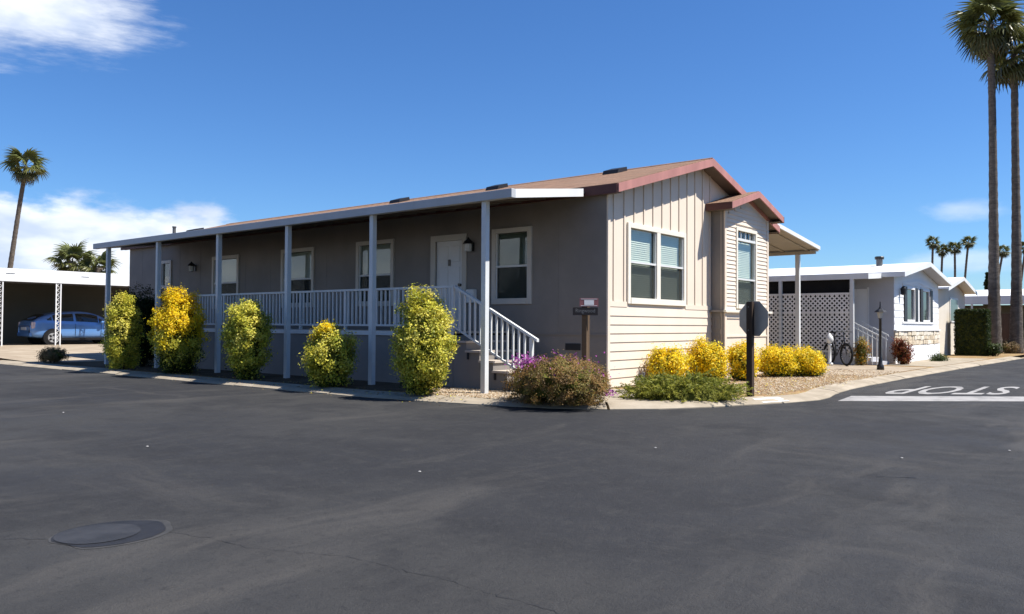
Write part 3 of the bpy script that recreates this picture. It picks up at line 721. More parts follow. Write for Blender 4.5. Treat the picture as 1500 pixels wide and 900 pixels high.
for k in range(26):
    y = PY0 + .35 + k * .61
    if y < PY1 - .1: MB().prism([(PX + .08, y, pz(PX) - .09), (-.2, y, pz(-.2) - .09), (-.2, y, pz(-.2) - .115), (PX + .08, y, pz(PX) - .115)], (0, .05, 0)).build('pan_rib', 'pan', ar)
pm = plain_mesh(MB().box(-.05, .05, -.05, .05, 0, pz(-2.30) - .155 - .05).box(-.075, .075, -.075, .075, 0, .012), 'post')
for y in (1.0, 3.95, 6.75, 9.55, 12.5, 15.4):
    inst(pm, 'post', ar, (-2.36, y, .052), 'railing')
# ---- deck, skirt, railing, steps
DX, DY0, DY1, DZ = -1.70, 2.38, 12.1, 1.15
dk = thing_part('deck', H)
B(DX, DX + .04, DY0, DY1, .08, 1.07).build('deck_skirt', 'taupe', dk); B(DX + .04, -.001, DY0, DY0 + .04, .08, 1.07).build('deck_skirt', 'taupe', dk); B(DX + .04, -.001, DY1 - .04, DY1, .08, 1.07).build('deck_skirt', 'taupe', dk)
B(DX - .03, DX - .001, DY0 - .03, DY1, 1.05, 1.135).build('deck_rim', 'railing', dk)
for k in range(12):
    x0 = DX - .02 + k * .142; B(x0, x0 + .136, DY0 - .02, DY1, 1.108, DZ).build('deck_board', 'tread', dk)
rl = thing_part('railing', H)
RX = DX + .03; RZt = 2.03
B(RX - .035, RX + .035, DY0, DY1, RZt - .045, RZt).build('top_rail', 'railing', rl); B(RX - .02, RX + .02, DY0, DY1, 1.235, 1.275).build('bottom_rail', 'railing', rl)
bm_ = plain_mesh(MB().box(-.016, .016, -.016, .016, 1.275, RZt - .045), 'baluster')
n = int((DY1 - DY0 - .1) / .132)
for k in range(n): inst(bm_, 'baluster', rl, (RX, DY0 + .10 + k * .132, 0), 'railing')
rp = plain_mesh(MB().box(-.028, .028, -.028, .028, DZ, RZt - .046), 'rail_post')
for k in range(7): inst(rp, 'rail_post', rl, (RX, DY0 + .03 + k * 1.6, 0), 'railing')
sr = thing_part('steps', H)
NR = 6; RH = (DZ - .08) / NR; TD = .335
SX1 = -.55
prof = [(DX + .01, DY0 - .001, .08)]
for k in range(NR - 1):
    prof += [(DX + .01, DY0 - .001 - k * TD, DZ - (k + 1) * RH - .04), (DX + .01, DY0 - .001 - (k + 1) * TD, DZ - (k + 1) * RH - .04)]
prof += [(DX + .01, DY0 - .001 - (NR - 1) * TD, .08)]
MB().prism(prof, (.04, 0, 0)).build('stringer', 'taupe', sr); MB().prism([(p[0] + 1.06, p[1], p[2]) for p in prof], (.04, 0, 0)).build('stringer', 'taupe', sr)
for k in range(NR - 1):
    zt = DZ - (k + 1) * RH; y1 = DY0 - .002 - k * TD
    B(DX - .03, SX1 + .03, y1 - TD - .03, y1, zt - .039, zt).build('tread', 'tread', sr)
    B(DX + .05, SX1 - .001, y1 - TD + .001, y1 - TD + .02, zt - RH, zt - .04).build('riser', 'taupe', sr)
    B(DX - .014, DX + .009, y1 - .075, y1 - .035, zt - .17, zt - .045).build('bracket', 'vent', sr)  # black block painted in for the dark open notch at each riser
def stair_rail(X):
    y0, y1 = DY0 - .02, .36; s = (RZt - 1.03) / (y0 - y1); zz = lambda y: RZt - s * (y0 - y)
    MB().prism([(X - .032, y0, zz(y0)), (X - .032, y1, zz(y1)), (X - .032, y1, zz(y1) - .05), (X - .032, y0, zz(y0) - .05)], (.064, 0, 0)).build('top_rail', 'railing', rl)
    MB().prism([(X - .018, y0, zz(y0) - .78), (X - .018, .55, zz(.55) - .78), (X - .018, .55, zz(.55) - .82), (X - .018, y0, zz(y0) - .82)], (.036, 0, 0)).build('bottom_rail', 'railing', rl)
    y = y0 - .12
    while y > .58:
        B(X - .016, X + .016, y - .016, y + .016, zz(y) - .79, zz(y) - .05).build('baluster', 'railing', rl); y -= .132
    B(X - .03, X + .03, .47, .53, .1, zz(.5) - .05).build('rail_post', 'railing', rl)
stair_rail(RX)
# ---- carport awning on the right side
aw = thing_part('carport_awning', H)
AX0, AX1, AY0, AY1 = HW + .17, 11.55, -.25, 12.0
az_ = lambda x: 4.06 - .105 * (x - AX0)
MB().prism([(AX0, AY0 + .05, az_(AX0) - .06), (AX1, AY0 + .05, az_(AX1) - .06), (AX1, AY0 + .05, az_(AX1) - .09), (AX0, AY0 + .05, az_(AX0) - .09)], (0, AY1 - AY0, 0)).build('roof_pan', 'soffit_tan', aw)
MB().prism([(AX0, AY0, az_(AX0) + .01), (AX1 + .06, AY0, az_(AX1) + .01), (AX1 + .06, AY0, az_(AX1) - .10), (AX0, AY0, az_(AX0) - .10)], (0, .045, 0)).build('end_fascia', 'white', aw)
B(AX1, AX1 + .06, AY0 + .046, AY1, az_(AX1) - .14, az_(AX1) + .008).build('gutter', 'white', aw)
for k in range(16):
    y = AY0 + .3 + k * .75; MB().prism([(AX0, y, az_(AX0) - .09), (AX1, y, az_(AX1) - .09), (AX1, y, az_(AX1) - .13), (AX0, y, az_(AX0) - .13)], (0, .06, 0)).build('pan_rib', 'soffit_tan', aw)
B(AX1 - .12, AX1 - .02, AY0 + .1, AY1, az_(AX1) - .22, az_(AX1) - .135).build('beam', 'soffit_tan', aw)
for y in (.38, 4.2, 8.2, 11.6): B(AX1 - .14, AX1 - .02, y - .06, y + .06, .076, az_(AX1) - .221).build('post', 'railing', aw)

# ================================================================== PLANTS
PAL = {
 'yellowgreen': [(.66, .59, .07), (.56, .53, .065), (.74, .66, .13), (.36, .38, .045), (.16, .20, .03)],
 'yellow': [(.90, .66, .012), (.88, .60, .010), (.82, .64, .03), (.64, .54, .03), (.22, .23, .02)],
 'green': [(.055, .085, .016), (.04, .068, .012), (.075, .10, .022), (.03, .05, .010), (.022, .036, .008)],
 'darkgreen': [(.026, .042, .010), (.02, .034, .008), (.036, .052, .012), (.015, .026, .006), (.05, .062, .016)],
 'juniper': [(.26, .26, .036), (.20, .21, .030), (.31, .30, .05), (.13, .15, .022), (.17, .185, .028)],
 'heather': [(.30, .17, .055), (.36, .215, .07), (.23, .18, .045), (.16, .10, .042), (.25, .215, .05)],
 'redleaf': [(.22, .05, .02), (.28, .08, .025), (.16, .035, .018), (.12, .08, .02), (.3, .13, .03)],
 'brown': [(.26, .17, .075), (.30, .20, .09), (.18, .115, .05), (.21, .16, .065), (.13, .085, .04)],
 'purple': [(.30, .05, .27), (.36, .08, .32), (.22, .04, .21), (.40, .12, .34), (.27, .06, .24)],
 'orange': [(.5, .22, .02), (.42, .30, .04), (.2, .16, .03), (.12, .12, .03), (.35, .12, .02)],
}
def clumped(rs, n, shape, nclump, spread, depth=.34):
    """n leaf points gathered in clumps on the shell of shape(d)->radius vector scale (d: unit directions)"""
    cd = dirs(rs, nclump); cr = 1.03 - depth * rs.uniform(0, 1, nclump) ** 1.3
    so = rs.rand(nclump) < .07; cr = np.where(so, rs.uniform(1.05, 1.16, nclump), cr)      # stray shoots
    cpos = shape(cd) * cr[:, None]; k = rs.randint(0, nclump, n)
    return cpos, cd, k, cpos[k] + rs.normal(size=(n, 3)) * spread
def shrub(name, label, cat, loc, rx, ry, h, pal, n, seed, shape='egg', leaf=.050, aspect=.55, group=None, spread=.062, nclump=170, top_pal=None, top_from=.5, top_amt=.9, stems=4, under=None, cut=0.0, core=.76, part='foliage'):
    rs = np.random.RandomState(seed); root = thing(name, label, cat, loc, group); loc = np.array(loc, float); n = int(n * 2.3); nclump = int(nclump * 1.4)
    lob = dirs(rs, 26); la = rs.uniform(.03, .17, 26)
    def sh(d):
        bump = 1 + np.sum(np.maximum(0, d @ lob.T) ** 14 * la, 1) - .05
        z = d[:, 2]
        if shape == 'egg': wz = np.where(z < 0, 1 - .42 * (-z) ** 1.5, 1.0 - .10 * np.maximum(z, 0) ** 2)
        elif shape == 'column': wz = 1.08 - .10 * z * z - .12 * np.maximum(-z, 0)
        elif shape == 'mound': wz = np.where(z < 0, .98, 1.0)
        else: wz = np.ones_like(z)
        ex = .80 if shape == 'column' else .92
        p = np.sign(d) * np.abs(d) ** ex
        return p * bump[:, None] * np.stack([rx * wz, ry * wz, np.full_like(z, h / 2)], 1)
    cpos, cd, k, pos = clumped(rs, n, sh, nclump, spread)
    zc = h / 2 + cut
    P = pos + loc + np.array([0, 0, zc]); keep = P[:, 2] > loc[2] + .015; P = P[keep]; k = k[keep]
    m = len(P)
    out = P - (loc + np.array([0, 0, zc])); out /= np.linalg.norm(out, axis=1)[:, None]
    nr = out * .75 + np.array([0, 0, .25]) + rs.normal(size=(m, 3)) * .42; nr /= np.linalg.norm(nr, axis=1)[:, None]
    lg = out * .7 + np.array([0, 0, .5]) + rs.normal(size=(m, 3)) * .6
    pa = np.array(PAL[pal]); ctone = rs.randint(0, len(pa) - 1, nclump)
    ci = np.where(rs.rand(m) < .74, ctone[k], rs.randint(0, len(pa), m)); col = pa[ci]
    if under is not None:                          # older green leaves lower down
        zr = (P[:, 2] - loc[2]) / h; u = (rs.rand(m) < np.clip((under[1] - zr) / .3, 0, .9)); col = np.where(u[:, None], np.array(PAL[under[0]])[rs.randint(0, 4, m)], col)
    if top_pal:
        zr = (cpos[k, 2] + h / 2) / h; t = (rs.rand(nclump)[k] < np.clip((zr - top_from) / .22, 0, top_amt)); tp = np.array(PAL[top_pal])
        col = np.where(t[:, None], tp[rs.randint(0, 4, m)], col)
    col = col * rs.uniform(.72, 1.22, (m, 1))
    leaf_mesh(part, P, nr, lg, leaf * rs.uniform(.65, 1.3, m), aspect, col, root)
    # woody stems and a dense inner mass
    for s in range(stems):
        a = 6.283 * s / max(1, stems) + rs.uniform(0, 1); q = Vector(loc)
        MB().tube([q + Vector((.04 * math.cos(a), .04 * math.sin(a), -.02)), q + Vector((rx * .3 * math.cos(a), ry * .3 * math.sin(a), h * .3)), q + Vector((rx * .5 * math.cos(a), ry * .5 * math.sin(a), h * .62))], [.022, .016, .007], 6).build('stem', 'stem', root)
    mbc = MB(); nn, mm = 14, 8; vs = []
    for i in range(mm + 1):
        for j in range(nn):
            ph = math.pi * i / mm; th = 2 * math.pi * j / nn; vs.append((math.sin(ph) * math.cos(th), math.sin(ph) * math.sin(th), math.cos(ph)))
    vv = sh(np.array(vs)) * core * rs.uniform(.80, 1.10, (len(vs), 1)) + loc + np.array([0, 0, zc]); vv[:, 2] = np.maximum(vv[:, 2], loc[2] + .03)
    mbc.add(vv.tolist(), [(i * nn + j, (i + 1) * nn + j, (i + 1) * nn + (j + 1) % nn, i * nn + (j + 1) % nn) for i in range(mm) for j in range(nn)])
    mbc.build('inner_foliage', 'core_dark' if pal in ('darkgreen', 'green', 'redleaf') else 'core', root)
    return root
G1 = 'shrubs in a row along the porch'
YB = 'variegated yellow-green euonymus shrub '
shrub('euonymus_shrub', 'tall narrow yellow-green shrub at the far end of the porch, nearest the driveway', 'shrub', (-3.3, 12.45, .08), .31, .33, 1.82, 'yellowgreen', 9000, 1, 'column', group=G1, top_from=.7, spread=.06)
shrub('euonymus_shrub', 'broad shrub in front of the porch with a bright golden-yellow crown', 'shrub', (-3.15, 9.95, .08), .55, .52, 1.84, 'yellowgreen', 13000, 2, 'egg', group=G1, top_pal='yellow', top_from=.34, top_amt=1.0, under=('green', .34), nclump=220)
shrub('euonymus_shrub', 'tall yellow-green shrub between the golden shrub and the smallest porch shrub', 'shrub', (-3.2, 7.0, .08), .41, .42, 1.66, 'yellowgreen', 10500, 3, 'egg', group=G1, under=('green', .22))
shrub('euonymus_shrub', 'smallest and lowest yellow-green shrub of the porch row', 'shrub', (-3.25, 4.1, .08), .41, .39, 1.13, 'yellowgreen', 7000, 4, 'egg', group=G1, under=('green', .22), nclump=90, top_pal='yellow', top_from=.75, top_amt=.5)
shrub('euonymus_shrub', 'tall plump yellow-green shrub beside the porch steps', 'shrub', (-3.2, 1.66, .08), .43, .42, 1.68, 'yellowgreen', 13000, 5, 'egg', group=G1, under=('green', .20), nclump=200)
shrub('dark_shrub', 'tall dark green shrub standing behind the farthest porch shrub', 'shrub', (-2.2, 13.6, .08), .45, .5, 2.1, 'darkgreen', 7000, 6, 'column')
shrub('ball_shrub', 'small round dry brown shrub by the left driveway', 'shrub', (-3.05, 17.35, .09), .33, .36, .40, 'brown', 2600, 7, 'ball', leaf=.035, spread=.035, nclump=90, stems=3)
# purple-flowered low shrub at the corner
ps = shrub('flowering_shrub', 'low rounded brownish shrub with purple flowers beneath the street name sign', 'shrub', (-2.72, -.86, .06), .66, .80, .74, 'heather', 16000, 8, 'mound', leaf=.030, spread=.040, nclump=330, stems=5, cut=-.08, core=.84, aspect=.5)
rs = np.random.RandomState(21); P = []; 
for (cx, cy, cz, r, n) in ((-3.0, -.46, .70, .13, 420), (-2.5, -1.30, .52, .10, 180), (-2.42, -1.58, .24, .06, 50), (-3.0, -1.2, .44, .07, 40), (-2.75, -.9, .66, .26, 90), (-2.6, -1.1, .60, .22, 60)):
    P.append(np.array([cx, cy, cz]) + rs.normal(size=(n, 3)) * np.array([r, r * 1.1, r * .42]))
P = np.concatenate(P); nn_ = rs.normal(size=P.shape) * .5 + np.array([-.3, -.3, .8]); nn_ /= np.linalg.norm(nn_, axis=1)[:, None]
leaf_mesh('blossom', P, nn_, rs.normal(size=P.shape), rs.uniform(.025, .045, len(P)), .8, np.array(PAL['purple'])[rs.randint(0, 5, len(P))], ps, 'petal')
# juniper: low sprays
def juniper(loc, seed):
    rs = np.random.RandomState(seed); root = thing('juniper', 'low spreading dark green juniper on the corner in front of the stop sign', 'shrub', loc)
    P = []; D = []; C = []; pa = np.array(PAL['juniper'])
    for s in range(330):
        a = rs.uniform(0, 6.283); rr = rs.uniform(0, 1) ** .6
        ex = np.array([.62, -.78, 0]) * .92 * math.cos(a) * rr + np.array([.78, .62, 0]) * .55 * math.sin(a) * rr
        hgt = .30 * (1 - rr ** 2) + .05; side = np.array([ex[0], ex[1], 0]); sd = side / (np.linalg.norm(side) + 1e-6)
        L = rs.uniform(.22, .42); d = sd * rs.uniform(.4, 1) + np.array([0, 0, rs.uniform(.15, .6)]) + rs.normal(size=3) * .25; d /= np.linalg.norm(d)
        base = np.array([ex[0], ex[1], hgt * rs.uniform(.55, 1.0)]); tone = pa[rs.randint(0, 5)]
        for q in range(46):
            t = rs.uniform(0, 1); p = base + d * L * t + rs.normal(size=3) * .028 * (1.25 - t) + np.array([0, 0, -.10 * t * t])
            P.append(p); D.append(d + rs.normal(size=3) * .5); C.append(tone * rs.uniform(.7, 1.3) * (1.18 if t > .7 else 1))
    P = np.array(P) + np.array(loc); P[:, 2] = np.maximum(P[:, 2], loc[2] + .012); D = np.array(D); nr = rs.normal(size=P.shape) * .6 + np.array([0, 0, .7]); nr /= np.linalg.norm(nr, axis=1)[:, None]
    leaf_mesh('foliage', P, nr, D, rs.uniform(.03, .06, len(P)), .34, np.array(C), root)
    mbc = MB(); vs = []
    for i in range(6):
        for j in range(18):
            ph = math.pi / 2 * i / 5; a = 6.283 * j / 18; e = np.array([.62, -.78, 0]) * .82 * math.cos(a) * math.sin(ph) + np.array([.78, .62, 0]) * .47 * math.sin(a) * math.sin(ph); vs.append((loc[0] + e[0], loc[1] + e[1], loc[2] + .26 * math.cos(ph) * rs.uniform(.85, 1.1)))
    mbc.add(vs, [(i * 18 + j, (i + 1) * 18 + j, (i + 1) * 18 + (j + 1) % 18, i * 18 + (j + 1) % 18) for i in range(5) for j in range(18)]); mbc.build('inner_foliage', 'core', root)
    for k in range(3): a = k * 2.1; MB().tube([(loc[0], loc[1], loc[2] - .02), (loc[0] + .25 * math.cos(a), loc[1] + .25 * math.sin(a), loc[2] + .2)], [.025, .012], 6).build('stem', 'stem', root)
juniper((-.78, -2.0, .08), 31)
G2 = 'golden shrubs before the gable end'
shrub('golden_shrub', 'golden yellow shrub nearest the double window, left of two touching ones', 'shrub', (1.55, -.50, .08), .35, .33, .70, 'yellow', 4200, 41, 'ball', group=G2, under=('green', .3), nclump=80, leaf=.05, spread=.06, cut=.02)
shrub('golden_shrub', 'golden yellow shrub with green patches just left of the bay', 'shrub', (2.50, -.85, .08), .37, .35, .82, 'yellow', 5000, 42, 'egg', group=G2, under=('green', .34), nclump=90, leaf=.05, spread=.065)
shrub('golden_shrub', 'narrow golden yellow shrub below the bay window, behind the stop sign post', 'shrub', (4.12, -.95, .08), .26, .26, .76, 'yellow', 3600, 43, 'column', group=G2, under=('green', .28), nclump=70, leaf=.05, spread=.055)
shrub('golden_shrub', 'wide double-domed golden yellow shrub at the right end of the home', 'shrub', (5.95, -1.03, .08), .39, .37, .66, 'yellow', 4400, 44, 'ball', group=G2, under=('green', .28), nclump=85, leaf=.05, spread=.065)
shrub('golden_shrub', 'low golden yellow shrub touching the double-domed one, closest to the neighbour', 'shrub', (6.62, -1.50, .08), .37, .37, .62, 'yellow', 4400, 45, 'ball', group=G2, under=('green', .28), nclump=85, leaf=.05, spread=.065)
# stub pipe by the wall
MB().tube([(.62, -.45, .06), (.62, -.45, .34)], .022, 8).lathe((.62, -.45, .33), [(.03, 0), (.03, .05), (.01, .06)], 8).build('pipe_stub', 'iron'); tag(bpy.data.objects['pipe_stub'], 'short grey pipe stub standing by the gable wall', 'pipe')

# ---- palms
def frond_mesh(name, n_blade=26, L=1.15, pet=1.0, droop=.5, seed=1, col=(.075, .10, .026), fold=.5):
    """a fan leaf: petiole along +x then a fan of narrow blades with drooping tips"""
    r = np.random.RandomState(seed); V = []; F = []; C = []
    def strip(pts, ws, side, c):
        k = len(V)
        for i, (p, w) in enumerate(zip(pts, ws)):
            V.append(tuple(p + side * w)); V.append(tuple(p - side * w)); C.append(c); C.append(c)
            if i: F.append((k + 2 * i - 2, k + 2 * i - 1, k + 2 * i + 1, k + 2 * i))
    ptz = lambda t: np.array([pet * t, 0, .22 * t - .30 * t * t])
    strip([ptz(t) for t in np.linspace(0, 1, 5)], [.028, .026, .022, .02, .018], np.array([0, 1, 0]), (.16, .13, .06))
    strip([ptz(t) for t in np.linspace(0, 1, 5)], [.02] * 5, np.array([0, 0, 1]), (.16, .13, .06))
    hub = ptz(1.0)
    for b in range(n_blade):
        a = (b / (n_blade - 1) - .5) * 2 * 2.25; l = L * (1 - .25 * abs(a) / 2.25) * r.uniform(.85, 1.1)
        d = np.array([math.cos(a), math.sin(a), -.12 - fold * abs(a) * .22]); sd = np.array([-math.sin(a), math.cos(a), (.45 if b % 2 else -.45)]); sd /= np.linalg.norm(sd)
        pts = [hub + d * l * t + np.array([0, 0, -1]) * droop * l * max(0, t - .45) ** 1.5 * 1.5 for t in (0, .3, .6, .82, 1.0)]
        c = np.array(col) * r.uniform(.7, 1.35); strip(pts, [.02, .055 * L, .05 * L, .028 * L, .004], sd, tuple(c))
    me = bpy.data.meshes.new(name); me.from_pydata(V, [], F)
    ca = me.color_attributes.new('Col', 'FLOAT_COLOR', 'POINT'); ca.data.foreach_set('color', np.concatenate([np.array(C, np.float32), np.ones((len(C), 1), np.float32)], 1).ravel())
    me.materials.append(M['frond']); return me
FR = [frond_mesh('frond', 26, 1.15, .95, .75, 1, (.105, .118, .034)), frond_mesh('frond', 24, 1.05, .9, .55, 2, (.13, .135, .042)), frond_mesh('frond', 22, 1.0, .85, 1.0, 3, (.075, .078, .026)), frond_mesh('frond', 20, .9, .7, .9, 4, (.13, .105, .05))]
def palm(name, label, loc, height, r0, r1, lean, nf, scale, seed, group=None, parts=True):
    rs = random.Random(seed); root = thing(name, label, 'palm tree', loc, group); n = 64; pts = []; rr = []
    for i in range(n + 1):
        t = i / n; pts.append((loc[0] + lean[0] * t ** 1.3 + .05 * math.sin(5 * t + seed), loc[1] + lean[1] * t ** 1.3 + .05 * math.sin(4 * t + 2 * seed), loc[2] - .1 + (height + .1) * t)); base = r1 + (r0 - r1) * (1 - t) ** 2.2 + (r0 * .12 * (1 - t) ** 14)
        rr.append(base * (1 + (.045 if i % 2 else -.03) + rs.uniform(-.025, .025)))
    MB().tube(pts, rr, 12).build('trunk', 'bark', root, smooth=True)
    top = Vector(pts[-1])
    for k in range(nf):
        age = (k + .5) / nf                                   # 0 youngest, upright; 1 oldest, hanging
        tilt = R_(78 - 140 * age ** .85 + rs.uniform(-9, 9)); azm = k * 2.399963 + rs.uniform(-.3, .3); kind = 0 if age < .45 else (1 if age < .62 else 2)
        if age > .86: kind = 3
        o = bpy.data.objects.new('frond', FR[kind]); COL.objects.link(o); o.parent = root
        M4 = Matrix.Rotation(azm, 4, 'Z') @ Matrix.Rotation(-tilt, 4, 'Y') @ Matrix.Rotation(rs.uniform(-.5, .5), 4, 'X')
        s = scale * rs.uniform(.85, 1.1); o.matrix_local = Matrix.Translation(top - Vector(loc) + Vector((0, 0, .1 * scale - .35 * scale * age))) @ M4 @ Matrix.Scale(s, 4)
    return root
GP = 'tall palms by the right-hand street'
palm('fan_palm', 'nearer of the two tall palms on the right, trunk fully in view', (30.4, -2.25, .08), 15.5, .30, .15, (-.1, .15, 0), 34, .95, 51, GP)
palm('fan_palm', 'farther tall palm at the right edge, trunk leaning slightly outwards', (31.1, -2.95, .08), 14.3, .29, .15, (.45, -.05, 0), 34, .92, 52, GP)

rs = np.random.RandomState(33); n = 900
LX = np.concatenate([rs.normal(-3.35, .22, 620), rs.uniform(-1.5, 5, 280)]); LY = np.concatenate([rs.uniform(.5, 13.5, 620), rs.uniform(-3.2, -1.2, 280)])
lz = np.where(LX < -3.72, .008, np.where(LX < -3.35, .07, .092)); lz = np.where(LX > -2, .092, lz)
ok = ~((LX > -2) & (LY < -2.75 - .12 * LX)); P = np.stack([LX, LY, lz], 1)[ok]; nr = rs.normal(size=P.shape) * .25 + np.array([0, 0, 1.]); nr /= np.linalg.norm(nr, axis=1)[:, None]
ll = leaf_mesh('leaf_litter', P, nr, rs.normal(size=P.shape), rs.uniform(.025, .06, len(P)), .55, np.array(PAL['brown'] + PAL['yellowgreen'][:1])[rs.randint(0, 6, len(P))] * 1.2); ll['kind'] = 'stuff'; ll['label'] = 'dry fallen leaves scattered along the kerb and beds'

# ================================================================== NEIGHBOUR: white home on the right
N = thing('white_home', 'white home with dark-shuttered window pair, stone band and lattice porch', 'house', (15.3, -1.42, .075))
NX0, NX1, NY0, NY1, NT_ = 15.3, 22.1, -1.42, 13.0, 2.98
NRX, NRZ, NS = 18.7, 3.60, .145
nz = lambda x: NRZ - NS * abs(x - NRX)
NWIN = [(16.55, 18.55), (18.95, 20.95)]
holed('wall', 'n_white', N, 'y', NY0, .12, NX0 + .1, NX1, .64, NT_, [(a + .42, b - .42, 1.52, 2.62) for a, b in NWIN], top=[(NX0 + .1, NY0, NT_), (NX1, NY0, NT_), (NRX, NY0, nz(NRX) - .10)])
B(NX0, NX0 + .1, NY0, NY1, .075, NT_).build('wall', 'n_grey', N); B(NX1 - .1, NX1, NY0 + .12, NY1, .075, NT_).build('wall', 'n_white', N); B(NX0 + .1, NX1 - .1, NY1 - .1, NY1, .075, NT_).build('wall', 'n_white', N)  # left wall coloured grey for its shade, the other walls white
B(NX0 + .1, NX1 - .1, NY0 + .8, NY0 + .85, .7, NT_ - .02).build('inner_wall', 'interior', N)
B(NX0 - .0, NX1 + .02, NY0 - .05, NY0 - .001, .076, .635).build('skirting', 'n_white', N)
for k in range(8):
    z0 = 1.16 + k * .225
    if z0 + .22 > NT_: break
    for (u0, u1) in ([(NX0 + .02, NWIN[0][0] - .002), (NWIN[-1][1] + .002, NX1)] if z0 < 2.62 and z0 + .22 > 1.5 else [(NX0 + .02, NX1)]):
        lap(MB(), u0, u1, z0, .226, .018, .006, NY0).build('siding_board', 'n_white', N)
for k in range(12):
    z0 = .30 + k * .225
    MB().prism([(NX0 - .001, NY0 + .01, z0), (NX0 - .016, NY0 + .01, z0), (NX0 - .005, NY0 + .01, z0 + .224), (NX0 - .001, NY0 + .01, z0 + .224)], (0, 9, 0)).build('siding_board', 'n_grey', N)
# stone band
sband = thing_part('stone_band', N); B(NX0 - .01, NX1 + .02, NY0 - .03, NY0 - .001, .645, 1.15).build('mortar', STONES[2], sband)
rr = random.Random(9)
for row in range(3):
    x = NX0 - .02 + (row % 2) * .11; z0 = .655 + row * .163
    while x < NX1 - .1:
        w = rr.uniform(.24, .70); h = .150; j = rr.uniform(-.03, .03); d = rr.uniform(.040, .075)
        x1 = min(x + w - .018, NX1 + .02)
        pts = [(x, NY0 - .028, z0 + j), (x + .03, NY0 - .028, z0 + h + j), (x1 - .02, NY0 - .028, z0 + h), (x1, NY0 - .028, z0 + .02)]
        MB().prism(pts, (rr.uniform(-.008, .008), -d + .028, 0)).build('stone', STONES[rr.randrange(4)], sband, bevel=.01); x += w
B(NX0 - .02, NX1 + .03, NY0 - .085, NY0 - .001, 1.15, 1.158 + .035).build('stone_cap', 'n_white', sband)
for a, b in NWIN:
    w = thing_part('window', N)
    fr = MB(); fr.box(a + .40, a + .46, NY0 - .03, NY0 + .06, 1.48, 2.66); fr.box(b - .46, b - .40, NY0 - .03, NY0 + .06, 1.48, 2.66); fr.box(a + .46, b - .46, NY0 - .03, NY0 + .06, 2.60, 2.66); fr.box(a + .46, b - .46, NY0 - .03, NY0 + .06, 1.48, 1.54); fr.build('frame', 'n_white', w)
    B(a + .46, b - .46, NY0 + .03, NY0 + .035, 1.54, 2.60).build('pane', 'car_glass', w)
    for (s0, s1) in ((a + .02, a + .37), (b - .37, b - .02)): B(s0, s1, NY0 - .05, NY0 - .019, 1.47, 2.67).build('shutter', 'shutter', w)
fr = MB().prism([(NWIN[0][0] - .15, NY0 - .03, 2.70), (NRX - .0, NY0 - .03, 2.86), (NWIN[1][1] + .15, NY0 - .03, 2.70), (NWIN[1][1] + .15, NY0 - .03, 2.79), (NRX, NY0 - .03, 2.95), (NWIN[0][0] - .15, NY0 - .03, 2.79)], (0, .012, 0)); fr.build('window_hood', 'n_white', N)
B(NWIN[0][0] - .2, NWIN[1][1] + .15, NY0 - .045, NY0 - .019, 1.40, 1.47).build('sill', 'n_white', N)
l = thing_part('wall_lamp', N); MB().lathe((NX0 + .75, NY0 - .12, 2.35), [(.05, 0), (.08, .03), (.09, .22), (.03, .3)], 8).build('lantern', 'black', l)
NO = NY0 - .40
for s in (-1, 1):
    xe = NRX + s * 3.75; ze = nz(xe)
    MB().prism([(NRX, NO, NRZ), (xe, NO, ze), (xe, NO, ze - .06), (NRX, NO, NRZ - .06)], (0, NY1 - NO + .3, 0)).build('roof', 'white_roof', N)
    MB().prism([(NRX, NO - .03, NRZ + .01), (xe, NO - .03, ze + .01), (xe, NO - .03, ze - .15), (NRX, NO - .03, NRZ - .15)], (0, .029, 0)).build('rake_board', 'white', N)
    x0, x1 = sorted((xe, xe + .05 * s)); B(x0, x1, NO - .03, NY1 + .3, ze - .15, ze + .01).build('gutter', 'white', N)
    MB().prism([(NRX, NO, NRZ - .13), (xe, NO, ze - .13), (xe, NO, ze - .15), (NRX, NO, NRZ - .15)], (0, .38, 0)).build('soffit', 'n_grey', N)
fl = thing_part('flue', N); MB().lathe((18.0, -.3, nz(18) - .05), [(.11, 0), (.11, .28)], 10).build('pipe', 'iron', fl); MB().lathe((18.0, -.3, nz(18) + .23), [(.15, 0), (.16, .08), (.14, .11)], 10).build('cap', 'black', fl)
# porch awning, lattice, steps
na = thing_part('porch_awning', N); AXo, AYo = 13.38, -1.15
zt_ = lambda x: 2.95 + .06 * (x - AXo)
MB().prism([(AXo, AYo + .03, zt_(AXo) - .05), (14.93, AYo + .03, zt_(14.93) - .05), (14.93, AYo + .03, zt_(14.93) - .09), (AXo, AYo + .03, zt_(AXo) - .09)], (0, 13, 0)).build('roof_pan', 'n_grey', na)
B(AXo - .05, AXo + .05, AYo - .01, 12, 2.78, 2.955).build('gutter', 'white', na); MB().prism([(AXo + .051, AYo, zt_(AXo) - .17), (14.94, AYo, zt_(14.94) - .17), (14.94, AYo, zt_(14.94)), (AXo + .051, AYo, zt_(AXo))], (0, .04, 0)).build('end_fascia', 'white', na)
for y in (-.66, 1.62, 4.2, 7): B(AXo - .05, AXo + .05, y - .05, y + .05, .08, 2.78).build('post', 'railing', na)
lt = thing_part('lattice', N)
